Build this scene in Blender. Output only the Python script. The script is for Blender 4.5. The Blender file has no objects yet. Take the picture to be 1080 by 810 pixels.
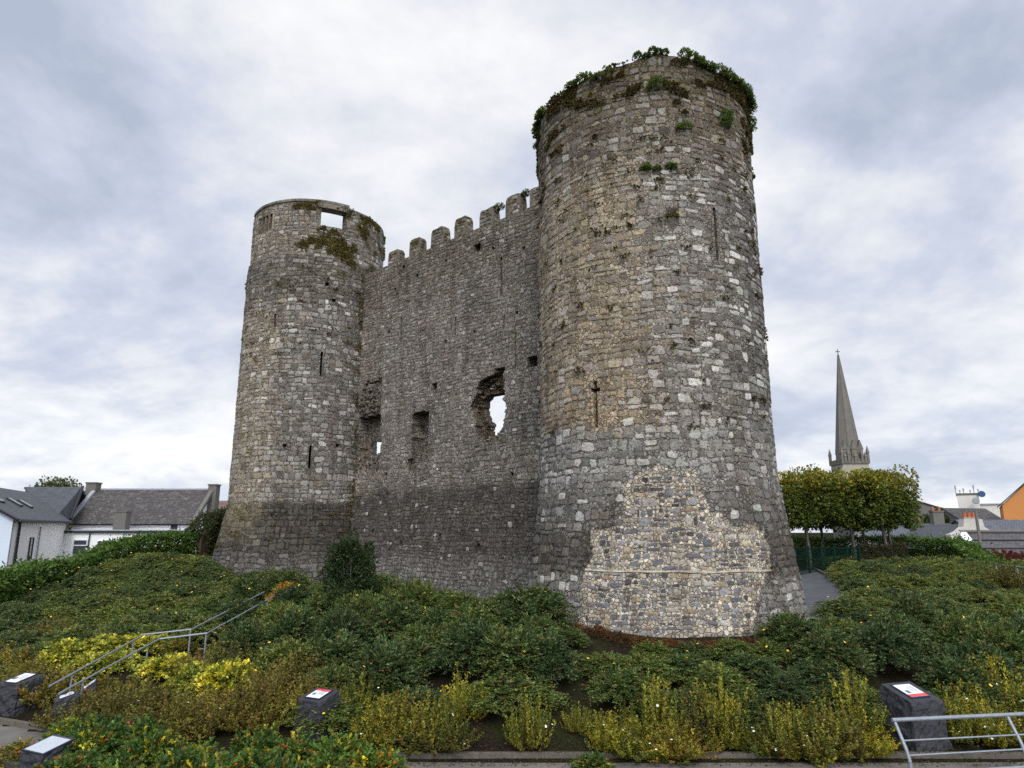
import bpy, math, random
import numpy as np
from math import sin, cos, tan, atan, atan2, pi, sqrt, exp, hypot, radians
from mathutils import Vector, noise, Matrix

scene = bpy.context.scene
COL = scene.collection

# ------------------------------------------------------------------ camera
F, EYE, TH = 720.0, 3.6, atan(155 / 720.0)
cam_d = bpy.data.cameras.new("camera")
cam_d.sensor_width = 36.0
cam_d.lens = 36.0 * F / 1080.0
cam_d.clip_end = 6000.0
cam = bpy.data.objects.new("camera", cam_d)
cam.location = (0, 0, EYE)
cam.rotation_euler = (pi / 2 + TH, 0, 0)
COL.objects.link(cam)
scene.camera = cam

# ------------------------------------------------------------------ light and sky
SUN_EL, SUN_AZ = radians(44), radians(174)      # azimuth clockwise from +Y: behind the camera, a little to its right
world = bpy.data.worlds.new("World")
scene.world = world
world.use_nodes = True
wt = world.node_tree
wt.nodes.clear()


def N(tree, kind, **kw):
    n = tree.nodes.new(kind)
    for k, v in kw.items():
        if k in n.inputs:
            n.inputs[k].default_value = v
        else:
            setattr(n, k, v)
    return n


def L(tree, a, b):
    tree.links.new(a, b)


def M(tree, op, a, b=None, clamp=False):
    n = tree.nodes.new("ShaderNodeMath")
    n.operation = op
    n.use_clamp = clamp
    for i, s in enumerate((a, b)):
        if s is None:
            continue
        if isinstance(s, (int, float)):
            n.inputs[i].default_value = s
        else:
            tree.links.new(s, n.inputs[i])
    return n.outputs[0]


def MIX(tree, f, a, b, blend="MIX"):
    n = tree.nodes.new("ShaderNodeMix")
    n.data_type = "RGBA"
    n.blend_type = blend
    n.clamp_factor = True
    for i, s in ((0, f), (6, a), (7, b)):
        if isinstance(s, (int, float)):
            n.inputs[i].default_value = s
        elif isinstance(s, tuple):
            n.inputs[i].default_value = (s[0], s[1], s[2], 1)
        else:
            tree.links.new(s, n.inputs[i])
    return n.outputs[2]


def RAMP(tree, fac, stops, interp="LINEAR"):
    n = tree.nodes.new("ShaderNodeValToRGB")
    cr = n.color_ramp
    cr.interpolation = interp
    while len(cr.elements) < len(stops):
        cr.elements.new(0.5)
    for e, (p, c) in zip(cr.elements, stops):
        e.position = p
        e.color = (c[0], c[1], c[2], 1) if isinstance(c, tuple) else (c, c, c, 1)
    tree.links.new(fac, n.inputs[0])
    return n.outputs[0]


sky = N(wt, "ShaderNodeTexSky", sky_type="NISHITA", sun_disc=False, sun_elevation=SUN_EL, sun_rotation=SUN_AZ)
tc = N(wt, "ShaderNodeTexCoord")
sep = N(wt, "ShaderNodeSeparateXYZ")
L(wt, tc.outputs["Generated"], sep.inputs[0])
dz = M(wt, "MAXIMUM", sep.outputs[2], 0.0)
dd = M(wt, "ADD", dz, 0.30)
cx = M(wt, "DIVIDE", sep.outputs[0], dd)
cy = M(wt, "DIVIDE", sep.outputs[1], dd)
cmb = N(wt, "ShaderNodeCombineXYZ")
L(wt, cx, cmb.inputs[0]); L(wt, cy, cmb.inputs[1])
cmb.inputs[2].default_value = 3.7
mp = N(wt, "ShaderNodeMapping")
mp.inputs["Location"].default_value = (6.6, 8.8, 0)
mp.inputs["Scale"].default_value = (1.0, 1.0, 1)
L(wt, cmb.outputs[0], mp.inputs[0])
n1 = N(wt, "ShaderNodeTexNoise", Scale=1.05, Detail=10.0, Roughness=0.56, Distortion=0.45)
n2 = N(wt, "ShaderNodeTexNoise", Scale=3.6, Detail=9.0, Roughness=0.6, Distortion=0.2)
L(wt, mp.outputs[0], n1.inputs["Vector"]); L(wt, mp.outputs[0], n2.inputs["Vector"])
cl = M(wt, "ADD", M(wt, "MULTIPLY", n1.outputs[0], 0.72), M(wt, "MULTIPLY", n2.outputs[0], 0.28))
# a lighter middle and a thicker, bluer bank on the left, the brightest gap low on the horizon
cl = M(wt, "ADD", cl, M(wt, "MULTIPLY", M(wt, "MINIMUM", M(wt, "ADD", sep.outputs[0], 0.30), 0.0), 0.16))
cloud = RAMP(wt, cl, [(0.37, (4.0, 4.5, 5.6)), (0.45, (5.4, 5.8, 6.8)), (0.50, (6.8, 7.0, 7.5)),
                      (0.54, (7.8, 7.85, 8.1)), (0.61, (9.1, 9.05, 9.05))])
hz = RAMP(wt, dz, [(0.0, 1.0), (0.07, 0.8), (0.2, 0.12), (0.34, 0.0)])
cloud = MIX(wt, M(wt, "MULTIPLY", hz, 0.5), cloud, MIX(wt, RAMP(wt, n2.outputs[0], [(0.42, 0.0), (0.58, 1.0)]), (6.3, 6.9, 7.9), (9.6, 9.6, 9.6)))
# overcast sky glows around the veiled sun
sv = N(wt, "ShaderNodeVectorMath", operation="DOT_PRODUCT")
L(wt, tc.outputs["Generated"], sv.inputs[0])
sv.inputs[1].default_value = (sin(SUN_AZ) * cos(SUN_EL), cos(SUN_AZ) * cos(SUN_EL), sin(SUN_EL))
glow = M(wt, "ADD", 1.0, M(wt, "MULTIPLY", M(wt, "POWER", M(wt, "MAXIMUM", sv.outputs["Value"], 0.0), 2.0), 1.9))
gl = N(wt, "ShaderNodeVectorMath", operation="SCALE")
L(wt, cloud, gl.inputs[0]); L(wt, glow, gl.inputs["Scale"])
mixed = MIX(wt, 0.93, sky.outputs[0], gl.outputs[0])
bg = N(wt, "ShaderNodeBackground", Strength=0.1)
L(wt, mixed, bg.inputs[0])
wo = N(wt, "ShaderNodeOutputWorld")
L(wt, bg.outputs[0], wo.inputs[0])

sun_d = bpy.data.lights.new("sun", "SUN")
sun_d.energy = 1.4
sun_d.angle = radians(16)
sun_d.color = (1.0, 0.95, 0.86)
sun = bpy.data.objects.new("sun", sun_d)
sv3 = Vector((sin(SUN_AZ) * cos(SUN_EL), cos(SUN_AZ) * cos(SUN_EL), sin(SUN_EL)))
sun.rotation_euler = sv3.to_track_quat("Z", "Y").to_euler()
sun.location = sv3 * 80
COL.objects.link(sun)

scene.view_settings.view_transform = "Standard"
scene.view_settings.look = "None"
scene.view_settings.exposure = 0.28
scene.view_settings.gamma = 1.0
scene.view_settings.use_curve_mapping = False
scene.cycles.max_bounces = 5
scene.cycles.transparent_max_bounces = 4
scene.cycles.use_denoising = False

RND = random.Random(11)
NR = np.random.default_rng(5)


# ------------------------------------------------------------------ helpers: where a pixel of the photo lies
def ray(x, y):
    a = (x - 540) / F; b = (405 - y) / F
    return a, cos(TH) - b * sin(TH), sin(TH) + b * cos(TH)


def at(x, y, Y):
    r = ray(x, y); t = Y / r[1]
    return Vector((r[0] * t, Y, EYE + r[2] * t))


def at_z(x, y, z):
    r = ray(x, y); t = (z - EYE) / r[2]
    return Vector((r[0] * t, r[1] * t, z))


def sm(t):
    t = max(0.0, min(1.0, t))
    return t * t * (3 - 2 * t)


TR = Vector((5.836, 28.0, 0)); TL = Vector((-13.79, 45.77, 0))     # tower centres
WD = (TR - TL).normalized()                                          # along the curtain wall
WN = Vector((WD.y, -WD.x, 0))                                        # towards the camera
if WN.y > 0:
    WN = -WN


def kerb_y(x):
    return 17.35 + (0.42 * (-7 - x) if x < -7 else 0.0)


def ground(x, y):
    K = kerb_y(x)
    E = 22.9
    if x < 0: E = 22.9 + 1.1 * min(-x, 16)
    if x > 9: E = 22.9 + 0.75 * min(x - 9, 18)
    E = max(E, K + 4)
    t = max(0.0, min(1.0, (y - K) / (E - K)))
    z = -1.6 + 2.0 * t ** 0.92
    z += 0.25 * sm((-x - 4) / 8) * sm((y - 36) / 8)
    z += 0.95 * exp(-(((x + 21.5) / 7.5) ** 2 + ((y - 44) / 9) ** 2))
    z += 0.8 * sm((x - 13.5) / 8) * sm((y - 29) / 12)
    z -= 3.6 * sm((y - 56) / 12)
    z -= 2.5 * sm((x - 30) / 8) + 2.0 * sm((-x - 27) / 7)
    return z


def on_ground(px, py, lift=0.0):
    r = ray(px, py)
    t = 10.0
    while t < 90:
        p = (r[0] * t, r[1] * t, EYE + r[2] * t)
        if p[2] <= ground(p[0], p[1]) + lift:
            break
        t += 0.04
    return Vector((p[0], p[1], ground(p[0], p[1])))


# ------------------------------------------------------------------ helpers: objects
def tag(o, label=None, cat=None, group=None, kind=None):
    if label: o["label"] = label
    if cat: o["category"] = cat
    if group: o["group"] = group
    if kind: o["kind"] = kind
    return o


def thing(name, label, cat, loc=(0, 0, 0), rotz=0.0, group=None):
    o = bpy.data.objects.new(name, None)
    o.empty_display_size = 0.3
    o.location = loc; o.rotation_euler = (0, 0, rotz)
    COL.objects.link(o)
    return tag(o, label, cat, group)


def link(name, me, mat=None, parent=None, loc=(0, 0, 0), rotz=0.0):
    o = bpy.data.objects.new(name, me)
    if mat is not None and len(me.materials) == 0:
        me.materials.append(mat)
    o.location = loc; o.rotation_euler = (0, 0, rotz)
    COL.objects.link(o)
    if parent is not None:
        o.parent = parent
    return o


def kids(o):
    return [c for c in scene.objects if c.parent is o]


def copy_tree(o, parent=None):
    c = o.copy(); COL.objects.link(c)
    c.parent = parent
    for ch in o.children:
        copy_tree(ch, c)
    return c


class MB:
    """collects polygons, becomes one mesh"""
    def __init__(s):
        s.v = []; s.f = []; s.c = []

    def face(s, pts, col=None):
        i = len(s.v)
        s.v.extend([tuple(p) for p in pts])
        s.f.append(tuple(range(i, i + len(pts))))
        s.c.extend([col or (1, 1, 1)] * len(pts))

    def add(s, verts, faces, col=None):
        i = len(s.v)
        s.v.extend([tuple(p) for p in verts])
        s.f.extend([tuple(a + i for a in f) for f in faces])
        s.c.extend([col or (1, 1, 1)] * len(verts))

    def box(s, x0, x1, y0, y1, z0, z1, col=None, mat=None):
        vs = [(x0, y0, z0), (x1, y0, z0), (x1, y1, z0), (x0, y1, z0), (x0, y0, z1), (x1, y0, z1), (x1, y1, z1), (x0, y1, z1)]
        if mat is not None:
            vs = [tuple(mat @ Vector(v)) for v in vs]
        s.add(vs, [(0, 3, 2, 1), (4, 5, 6, 7), (0, 1, 5, 4), (1, 2, 6, 5), (2, 3, 7, 6), (3, 0, 4, 7)], col)

    def tube(s, pts, r, n=8, col=None, caps=True):
        pts = [Vector(p) for p in pts]
        rs = r if isinstance(r, (list, tuple)) else [r] * len(pts)
        vs = []; fs = []
        for i, p in enumerate(pts):
            d = (pts[min(i + 1, len(pts) - 1)] - pts[max(i - 1, 0)]).normalized()
            a = d.cross(Vector((0, 0, 1)))
            if a.length < 1e-3: a = Vector((1, 0, 0))
            a.normalize(); b = d.cross(a)
            for k in range(n):
                w = 2 * pi * k / n
                vs.append(p + a * cos(w) * rs[i] + b * sin(w) * rs[i])
        for i in range(len(pts) - 1):
            for k in range(n):
                q = (k + 1) % n
                fs.append((i * n + k, i * n + q, (i + 1) * n + q, (i + 1) * n + k))
        if caps:
            fs.append(tuple(range(n - 1, -1, -1)))
            fs.append(tuple((len(pts) - 1) * n + k for k in range(n)))
        s.add(vs, fs, col)

    def prism(s, poly, y0, y1, col=None):
        """polygon in x,z, pushed from y0 to y1"""
        n = len(poly)
        vs = [(p[0], y0, p[1]) for p in poly] + [(p[0], y1, p[1]) for p in poly]
        fs = [tuple(range(n)), tuple(range(2 * n - 1, n - 1, -1))]
        fs += [(i, i + n, (i + 1) % n + n, (i + 1) % n) for i in range(n)]
        s.add(vs, fs, col)

    def mesh(s, name, smooth=False):
        me = bpy.data.meshes.new(name)
        me.from_pydata(s.v, [], s.f)
        ca = me.color_attributes.new("Col", "FLOAT_COLOR", "POINT")
        arr = np.ones((len(s.v), 4), dtype=np.float32)
        if s.v: arr[:, :3] = np.array(s.c, dtype=np.float32)
        ca.data.foreach_set("color", arr.ravel())
        if smooth:
            me.polygons.foreach_set("use_smooth", [True] * len(me.polygons))
        me.update()
        return me

    def obj(s, name, mat, parent=None, loc=(0, 0, 0), rotz=0.0, smooth=False):
        return link(name, s.mesh(name, smooth), mat, parent, loc, rotz)


def quads_mesh(name, V, C):
    """V: (n,4,3) quads, C: (n,3) colours, straight from numpy"""
    n = len(V)
    me = bpy.data.meshes.new(name)
    me.vertices.add(n * 4); me.loops.add(n * 4); me.polygons.add(n)
    me.vertices.foreach_set("co", np.ascontiguousarray(V, dtype=np.float32).ravel())
    me.loops.foreach_set("vertex_index", np.arange(n * 4, dtype=np.int32))
    me.polygons.foreach_set("loop_start", np.arange(0, n * 4, 4, dtype=np.int32))
    ca = me.color_attributes.new("Col", "FLOAT_COLOR", "POINT")
    arr = np.ones((n * 4, 4), dtype=np.float32)
    arr[:, :3] = np.repeat(C, 4, axis=0)
    ca.data.foreach_set("color", arr.ravel())
    me.update(calc_edges=True)
    me.validate()
    return me


def unit(a):
    return a / (np.linalg.norm(a, axis=1, keepdims=True) + 1e-9)


def leaf_quads(P, D, size, width, up=0.7, bend=0.15):
    """diamond leaves at P growing along D"""
    n = len(P)
    D = unit(D)
    U = NR.normal(0, 0.55, (n, 3)); U[:, 2] += up
    S = unit(np.cross(D, U)); Nn = np.cross(S, D)
    size = np.broadcast_to(np.asarray(size, dtype=float), (n,))[:, None]
    width = np.broadcast_to(np.asarray(width, dtype=float), (n,))[:, None]
    mid = P + D * size * 0.5 + Nn * size * bend
    return np.stack([P, mid - S * width * 0.5, P + D * size, mid + S * width * 0.5], axis=1)


def pick_cols(n, pal, weights=None, jit=0.18):
    pal = np.array(pal, dtype=float)
    w = None if weights is None else np.array(weights, dtype=float) / sum(weights)
    c = pal[NR.choice(len(pal), n, p=w)]
    return np.clip(c * NR.normal(1, jit, (n, 1)).clip(0.45, 1.7), 0, 1)


# ------------------------------------------------------------------ materials
def new_mat(name):
    m = bpy.data.materials.new(name); m.use_nodes = True
    t = m.node_tree
    b = t.nodes["Principled BSDF"]
    return m, t, b


def simple(name, col, rough=0.8, metal=0.0, var=0.25, scale=3.0, bump=0.0, bscale=30.0, spec=0.3):
    m, t, b = new_mat(name)
    g = N(t, "ShaderNodeNewGeometry")
    no = N(t, "ShaderNodeTexNoise", Scale=scale, Detail=6.0, Roughness=0.6)
    L(t, g.outputs["Position"], no.inputs["Vector"])
    c = MIX(t, no.outputs[0], tuple(x * (1 - var) for x in col), tuple(min(1, x * (1 + var)) for x in col))
    L(t, c, b.inputs["Base Color"])
    b.inputs["Roughness"].default_value = rough
    b.inputs["Metallic"].default_value = metal
    b.inputs["Specular IOR Level"].default_value = spec
    if bump:
        n2 = N(t, "ShaderNodeTexNoise", Scale=bscale, Detail=5.0, Roughness=0.6)
        L(t, g.outputs["Position"], n2.inputs["Vector"])
        bp = N(t, "ShaderNodeBump", Strength=bump, Distance=0.05)
        L(t, n2.outputs[0], bp.inputs["Height"]); L(t, bp.outputs[0], b.inputs["Normal"])
    return m


def stone_mat(name, rubble=False):
    m, t, b = new_mat(name)
    g = N(t, "ShaderNodeNewGeometry")
    at_ = N(t, "ShaderNodeAttribute", attribute_name="Col")
    fine = N(t, "ShaderNodeTexNoise", Scale=9.0, Detail=8.0, Roughness=0.68)
    blot = N(t, "ShaderNodeTexNoise", Scale=1.3, Detail=6.0, Roughness=0.62, Distortion=0.3)
    spec = N(t, "ShaderNodeTexNoise", Scale=22.0, Detail=3.0, Roughness=0.5)
    mpn = N(t, "ShaderNodeMapping")
    mpn.inputs["Scale"].default_value = (2.2, 2.2, 0.22)
    L(t, g.outputs["Position"], mpn.inputs[0])
    strk = N(t, "ShaderNodeTexNoise", Scale=1.0, Detail=5.0, Roughness=0.6)
    L(t, mpn.outputs[0], strk.inputs["Vector"])
    for n in (fine, blot, spec):
        L(t, g.outputs["Position"], n.inputs["Vector"])
    c = MIX(t, 1.0, at_.outputs["Color"], RAMP(t, fine.outputs[0], [(0.25, 0.45), (0.5, 1.0), (0.75, 1.5)]), "MULTIPLY")
    c = MIX(t, 1.0, c, RAMP(t, blot.outputs[0], [(0.3, (0.78, 0.74, 0.70)), (0.5, (1.0, 1.0, 1.0)), (0.7, (1.13, 1.12, 1.10))]), "MULTIPLY")
    c = MIX(t, 1.0, c, RAMP(t, strk.outputs[0], [(0.30, (0.68, 0.64, 0.60)), (0.5, (1.0, 1.0, 1.0)), (0.8, (1.08, 1.08, 1.08))]), "MULTIPLY")
    c = MIX(t, RAMP(t, spec.outputs[0], [(0.66, 0.0), (0.74, 0.55)]), c, (0.44, 0.43, 0.40))
    c = MIX(t, 1.0, c, (1.03, 1.0, 0.95), "MULTIPLY")
    hgt = fine.outputs[0]
    if rubble:
        vo = N(t, "ShaderNodeTexVoronoi", Scale=7.5, Randomness=1.0)
        ve = N(t, "ShaderNodeTexVoronoi", Scale=7.5, Randomness=1.0, feature="DISTANCE_TO_EDGE")
        L(t, g.outputs["Position"], vo.inputs["Vector"]); L(t, g.outputs["Position"], ve.inputs["Vector"])
        sx = N(t, "ShaderNodeSeparateColor"); L(t, vo.outputs["Color"], sx.inputs[0])
        c = MIX(t, 1.0, c, RAMP(t, sx.outputs[0], [(0.0, 0.6), (0.5, 0.95), (1.0, 1.45)]), "MULTIPLY")
        edge = RAMP(t, ve.outputs["Distance"], [(0.0, 0.0), (0.12, 1.0)])
        hgt = M(t, "ADD", M(t, "MULTIPLY", hgt, 0.6), M(t, "MULTIPLY", edge, 0.8))
    L(t, c, b.inputs["Base Color"])
    b.inputs["Roughness"].default_value = 0.92
    b.inputs["Specular IOR Level"].default_value = 0.2
    bp = N(t, "ShaderNodeBump", Strength=1.0, Distance=0.09)
    L(t, hgt, bp.inputs["Height"]); L(t, bp.outputs[0], b.inputs["Normal"])
    return m


def leaf_mat(name, rough=0.55, trans=0.33, hue=0.34):
    m, t, b = new_mat(name)
    at_ = N(t, "ShaderNodeAttribute", attribute_name="Col")
    oi = N(t, "ShaderNodeObjectInfo")
    c = MIX(t, 1.0, at_.outputs["Color"], RAMP(t, oi.outputs["Random"], [(0.0, (1 - hue, 1 - hue * 0.8, 1 - hue * 0.4)), (0.5, (1, 1, 1)), (1.0, (1 + hue * 1.3, 1 + hue, 1.0))]), "MULTIPLY")
    L(t, c, b.inputs["Base Color"])
    b.inputs["Roughness"].default_value = rough
    b.inputs["Specular IOR Level"].default_value = 0.25
    tr = N(t, "ShaderNodeBsdfTranslucent"); L(t, c, tr.inputs[0])
    ms = N(t, "ShaderNodeMixShader", Fac=trans)
    L(t, b.outputs[0], ms.inputs[1]); L(t, tr.outputs[0], ms.inputs[2])
    L(t, ms.outputs[0], t.nodes["Material Output"].inputs[0])
    return m


def slate_mat(name, col, sx=3.2, sz=4.0, moss=0.0):
    m, t, b = new_mat(name)
    tcn = N(t, "ShaderNodeTexCoord")
    br = N(t, "ShaderNodeTexBrick", Scale=1.0)
    br.inputs["Color1"].default_value = (col[0] * 0.8, col[1] * 0.8, col[2] * 0.8, 1)
    br.inputs["Color2"].default_value = (col[0] * 1.25, col[1] * 1.25, col[2] * 1.25, 1)
    br.inputs["Mortar"].default_value = (col[0] * 0.4, col[1] * 0.4, col[2] * 0.4, 1)
    br.inputs["Mortar Size"].default_value = 0.02
    br.inputs["Brick Width"].default_value = 0.35
    br.inputs["Row Height"].default_value = 0.24
    L(t, tcn.outputs["UV"], br.inputs["Vector"])
    g = N(t, "ShaderNodeNewGeometry")
    no = N(t, "ShaderNodeTexNoise", Scale=2.5, Detail=9.0, Roughness=0.72)
    L(t, g.outputs["Position"], no.inputs["Vector"])
    c = MIX(t, 1.0, br.outputs[0], RAMP(t, no.outputs[0], [(0.25, 0.55), (0.5, 1.0), (0.75, 1.5)]), "MULTIPLY")
    if moss:
        c = MIX(t, RAMP(t, no.outputs[0], [(0.52, 0.0), (0.62, moss)]), c, (0.22, 0.21, 0.17))
    L(t, c, b.inputs["Base Color"])
    b.inputs["Roughness"].default_value = 0.65
    bp = N(t, "ShaderNodeBump", Strength=0.4, Distance=0.02)
    L(t, br.outputs["Fac"], bp.inputs["Height"]); bp.invert = True
    L(t, bp.outputs[0], b.inputs["Normal"])
    return m


def asphalt_mat(name, col):
    m, t, b = new_mat(name)
    g = N(t, "ShaderNodeNewGeometry")
    a = N(t, "ShaderNodeTexNoise", Scale=60.0, Detail=3.0); c2 = N(t, "ShaderNodeTexNoise", Scale=0.9, Detail=6.0, Roughness=0.65)
    L(t, g.outputs["Position"], a.inputs["Vector"]); L(t, g.outputs["Position"], c2.inputs["Vector"])
    c = MIX(t, a.outputs[0], tuple(x * 0.6 for x in col), tuple(x * 1.4 for x in col))
    c = MIX(t, 1.0, c, RAMP(t, c2.outputs[0], [(0.3, 0.65), (0.55, 1.0), (0.75, 1.3)]), "MULTIPLY")
    L(t, c, b.inputs["Base Color"]); b.inputs["Roughness"].default_value = 0.8
    bp = N(t, "ShaderNodeBump", Strength=0.5, Distance=0.01)
    L(t, a.outputs[0], bp.inputs["Height"]); L(t, bp.outputs[0], b.inputs["Normal"])
    return m


def soil_mat():
    m, t, b = new_mat("soil")
    g = N(t, "ShaderNodeNewGeometry")
    a = N(t, "ShaderNodeTexNoise", Scale=14.0, Detail=8.0, Roughness=0.7); c2 = N(t, "ShaderNodeTexNoise", Scale=0.5, Detail=6.0)
    L(t, g.outputs["Position"], a.inputs["Vector"]); L(t, g.outputs["Position"], c2.inputs["Vector"])
    s = RAMP(t, a.outputs[0], [(0.3, (0.010, 0.008, 0.006)), (0.55, (0.026, 0.020, 0.015)), (0.75, (0.06, 0.048, 0.035))])
    gr = RAMP(t, a.outputs[0], [(0.3, (0.014, 0.018, 0.007)), (0.7, (0.04, 0.045, 0.018))])
    L(t, MIX(t, RAMP(t, c2.outputs[0], [(0.45, 0.0), (0.6, 0.7)]), s, gr), b.inputs["Base Color"])
    b.inputs["Roughness"].default_value = 1.0
    b.inputs["Specular IOR Level"].default_value = 0.0
    bp = N(t, "ShaderNodeBump", Strength=1.0, Distance=0.08)
    L(t, a.outputs[0], bp.inputs["Height"]); L(t, bp.outputs[0], b.inputs["Normal"])
    return m


STONE = stone_mat("castle stone")
CORE = stone_mat("castle rubble core", rubble=True)
LEAF = leaf_mat("leaves")
LEAFT = leaf_mat("tree leaves", hue=0.12)
PETAL = simple("petals", (0.8, 0.52, 0.03), 0.6, var=0.1)
PETALW = simple("white petals", (0.8, 0.8, 0.7), 0.6, var=0.05)
HIP = simple("rosehip red", (0.35, 0.04, 0.02), 0.35, var=0.2)
STEEL = simple("galvanised steel", (0.27, 0.30, 0.33), 0.6, 0.6, 0.35, 9.0)
RUST = simple("dark iron", (0.10, 0.09, 0.08), 0.7, 0.4)
GREENMETAL = simple("green painted steel", (0.004, 0.020, 0.014), 0.8, spec=0.1)
WHITE = simple("white render", (0.80, 0.81, 0.82), 0.85, var=0.10, scale=0.9)
SHADEDWHITE = simple("white render in bluish shade", (0.55, 0.63, 0.72), 0.85, var=0.06, scale=0.8)  # white gable wall, its bluish shade put into the colour
CREAM = simple("stained cream render", (0.64, 0.615, 0.57), 0.85, var=0.14, scale=0.7)
HOUSEW = simple("weathered white render", (0.84, 0.83, 0.80), 0.85, var=0.10, scale=0.7)
GREYREND = simple("grey render", (0.135, 0.128, 0.115), 0.9, var=0.3, scale=1.5)
LEAD = simple("lead flashing", (0.30, 0.32, 0.35), 0.6, var=0.2)
DARK = simple("dark fascia", (0.02, 0.022, 0.028), 0.5)
GLASS = simple("window glass", (0.03, 0.04, 0.055), 0.08, var=0.1, spec=0.8)
PVC = simple("white frame", (0.75, 0.77, 0.8), 0.4, var=0.03)
SLATE = slate_mat("slate", (0.055, 0.06, 0.07))
SLATEOLD = slate_mat("old mossy slate", (0.050, 0.044, 0.043), moss=0.3)
SLATEBLUE = slate_mat("blue slate", (0.085, 0.097, 0.118))
SPIRE = simple("spire limestone", (0.155, 0.145, 0.125), 0.9, var=0.35, scale=0.7, bump=0.4, bscale=3)
SPIREL = simple("tower limestone", (0.33, 0.31, 0.26), 0.9, var=0.25, scale=0.8, bump=0.4, bscale=3)
ORANGE = simple("orange render", (0.56, 0.24, 0.075), 0.85, var=0.08, scale=0.6)
TERRA = simple("terracotta", (0.38, 0.12, 0.05), 0.8)
BARK = simple("bark", (0.17, 0.16, 0.135), 0.9, var=0.4, scale=6, bump=0.6)
STEM = simple("twigs", (0.07, 0.05, 0.035), 0.9)
REDWOOD = simple("dark red boards", (0.10, 0.022, 0.02), 0.8, var=0.4, scale=5)
POLEWOOD = simple("grey pole wood", (0.16, 0.15, 0.14), 0.9)
CONC = simple("concrete", (0.30, 0.28, 0.25), 0.9, var=0.3, scale=5, bump=0.4)
KERBM = simple("weathered kerb", (0.11, 0.097, 0.08), 0.92, var=0.45, scale=4, bump=0.5)
ASPH = asphalt_mat("terrace asphalt", (0.062, 0.066, 0.075))
PAVE = asphalt_mat("lower path", (0.135, 0.125, 0.11))
SOIL = soil_mat()
BASALT = simple("black limestone", (0.035, 0.036, 0.042), 0.65, var=0.6, scale=7, bump=1.0, bscale=9)
PLATE = simple("panel board", (0.02, 0.025, 0.05), 0.35)
SHEET = simple("panel sheet", (0.74, 0.76, 0.80), 0.35, var=0.03)
GREYSHEET = simple("weathered panel sheet", (0.42, 0.46, 0.50), 0.4, var=0.2, scale=12)
REDINK = simple("red ink", (0.62, 0.06, 0.06), 0.4, var=0.05)
INK = simple("grey ink", (0.12, 0.14, 0.2), 0.5, var=0.3, scale=40)

# ------------------------------------------------------------------ the setting: ground, paths, kerbs
xs = np.unique(np.concatenate([np.array([-3000, -1200, -500, -250, -150, -100, -80, -60, -50]), np.arange(-44, 44.01, 0.5), np.array([50, 60, 80, 100, 150, 250, 500, 1200, 3000])]))
ys = np.unique(np.concatenate([np.array([-3000, -800, -200, -60, -20, -5, 0, 4, 8]), np.arange(10, 72.01, 0.5), np.array([76, 84, 95, 120, 160, 250, 500, 1200, 3500])]))
gv = []
for y in ys:
    for x in xs:
        n_ = 0.07 * noise.noise(Vector((x * 0.6, y * 0.6, 0))) if (abs(x) < 44 and kerb_y(x) + 0.4 < y < 72) else 0
        gv.append((x, y, ground(x, y) + n_ - (0.02 if y < kerb_y(x) + 0.3 else 0)))
nx = len(xs)
gf = [(j * nx + i, j * nx + i + 1, (j + 1) * nx + i + 1, (j + 1) * nx + i) for j in range(len(ys) - 1) for i in range(nx - 1)]
me = bpy.data.meshes.new("ground"); me.from_pydata(gv, [], gf)
me.polygons.foreach_set("use_smooth", [True] * len(me.polygons))
tag(link("ground", me, SOIL), kind="structure")

# lower path in front of the bed
m = MB()
px_ = [-30 + 0.75 * i for i in range(81)]
for a, b in zip(px_, px_[1:]):
    m.face([(a, 9.5 if a > -9 else kerb_y(a) - 3.0, -1.6), (b, 9.5 if b > -9 else kerb_y(b) - 3.0, -1.6), (b, kerb_y(b), -1.6), (a, kerb_y(a), -1.6)])
tag(m.obj("path", PAVE), kind="structure")
m = MB()
for a, b in zip(px_, px_[1:]):
    for o, z0, z1, w in ((0.0, -1.75, -1.47, 0.16),):
        ya, yb = kerb_y(a), kerb_y(b)
        g_ = 0.003
        m.add([(a + g_, ya, z0), (b - g_, yb, z0), (b - g_, yb + w, z0), (a + g_, ya + w, z0), (a + g_, ya, z1), (b - g_, yb, z1), (b - g_, yb + w, z1), (a + g_, ya + w, z1)],
              [(4, 5, 6, 7), (0, 1, 5, 4), (1, 2, 6, 5), (3, 0, 4, 7), (2, 3, 7, 6)])
tag(m.obj("kerb", KERBM), kind="structure")

# asphalt walk round the foot of the castle
m = MB()


def walk_strip(pl, w0, w1, lift=0.05):
    for (a, na), (b, nb) in zip(pl, pl[1:]):
        k = 5
        for i in range(k):
            q = []
            for p, n_, t in ((a, na, i / k), (b, nb, i / k), (b, nb, (i + 1) / k), (a, na, (i + 1) / k)):
                v = p + n_ * (w0 + (w1 - w0) * t)
                q.append((v.x, v.y, ground(v.x, v.y) + lift))
            m.face(q)


def interp_(tab, y):
    for (a, x), (b, w) in zip(tab, tab[1:]):
        if y <= b: return x + (w - x) * max(0, (y - a)) / (b - a)
    return tab[-1][1]


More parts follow.
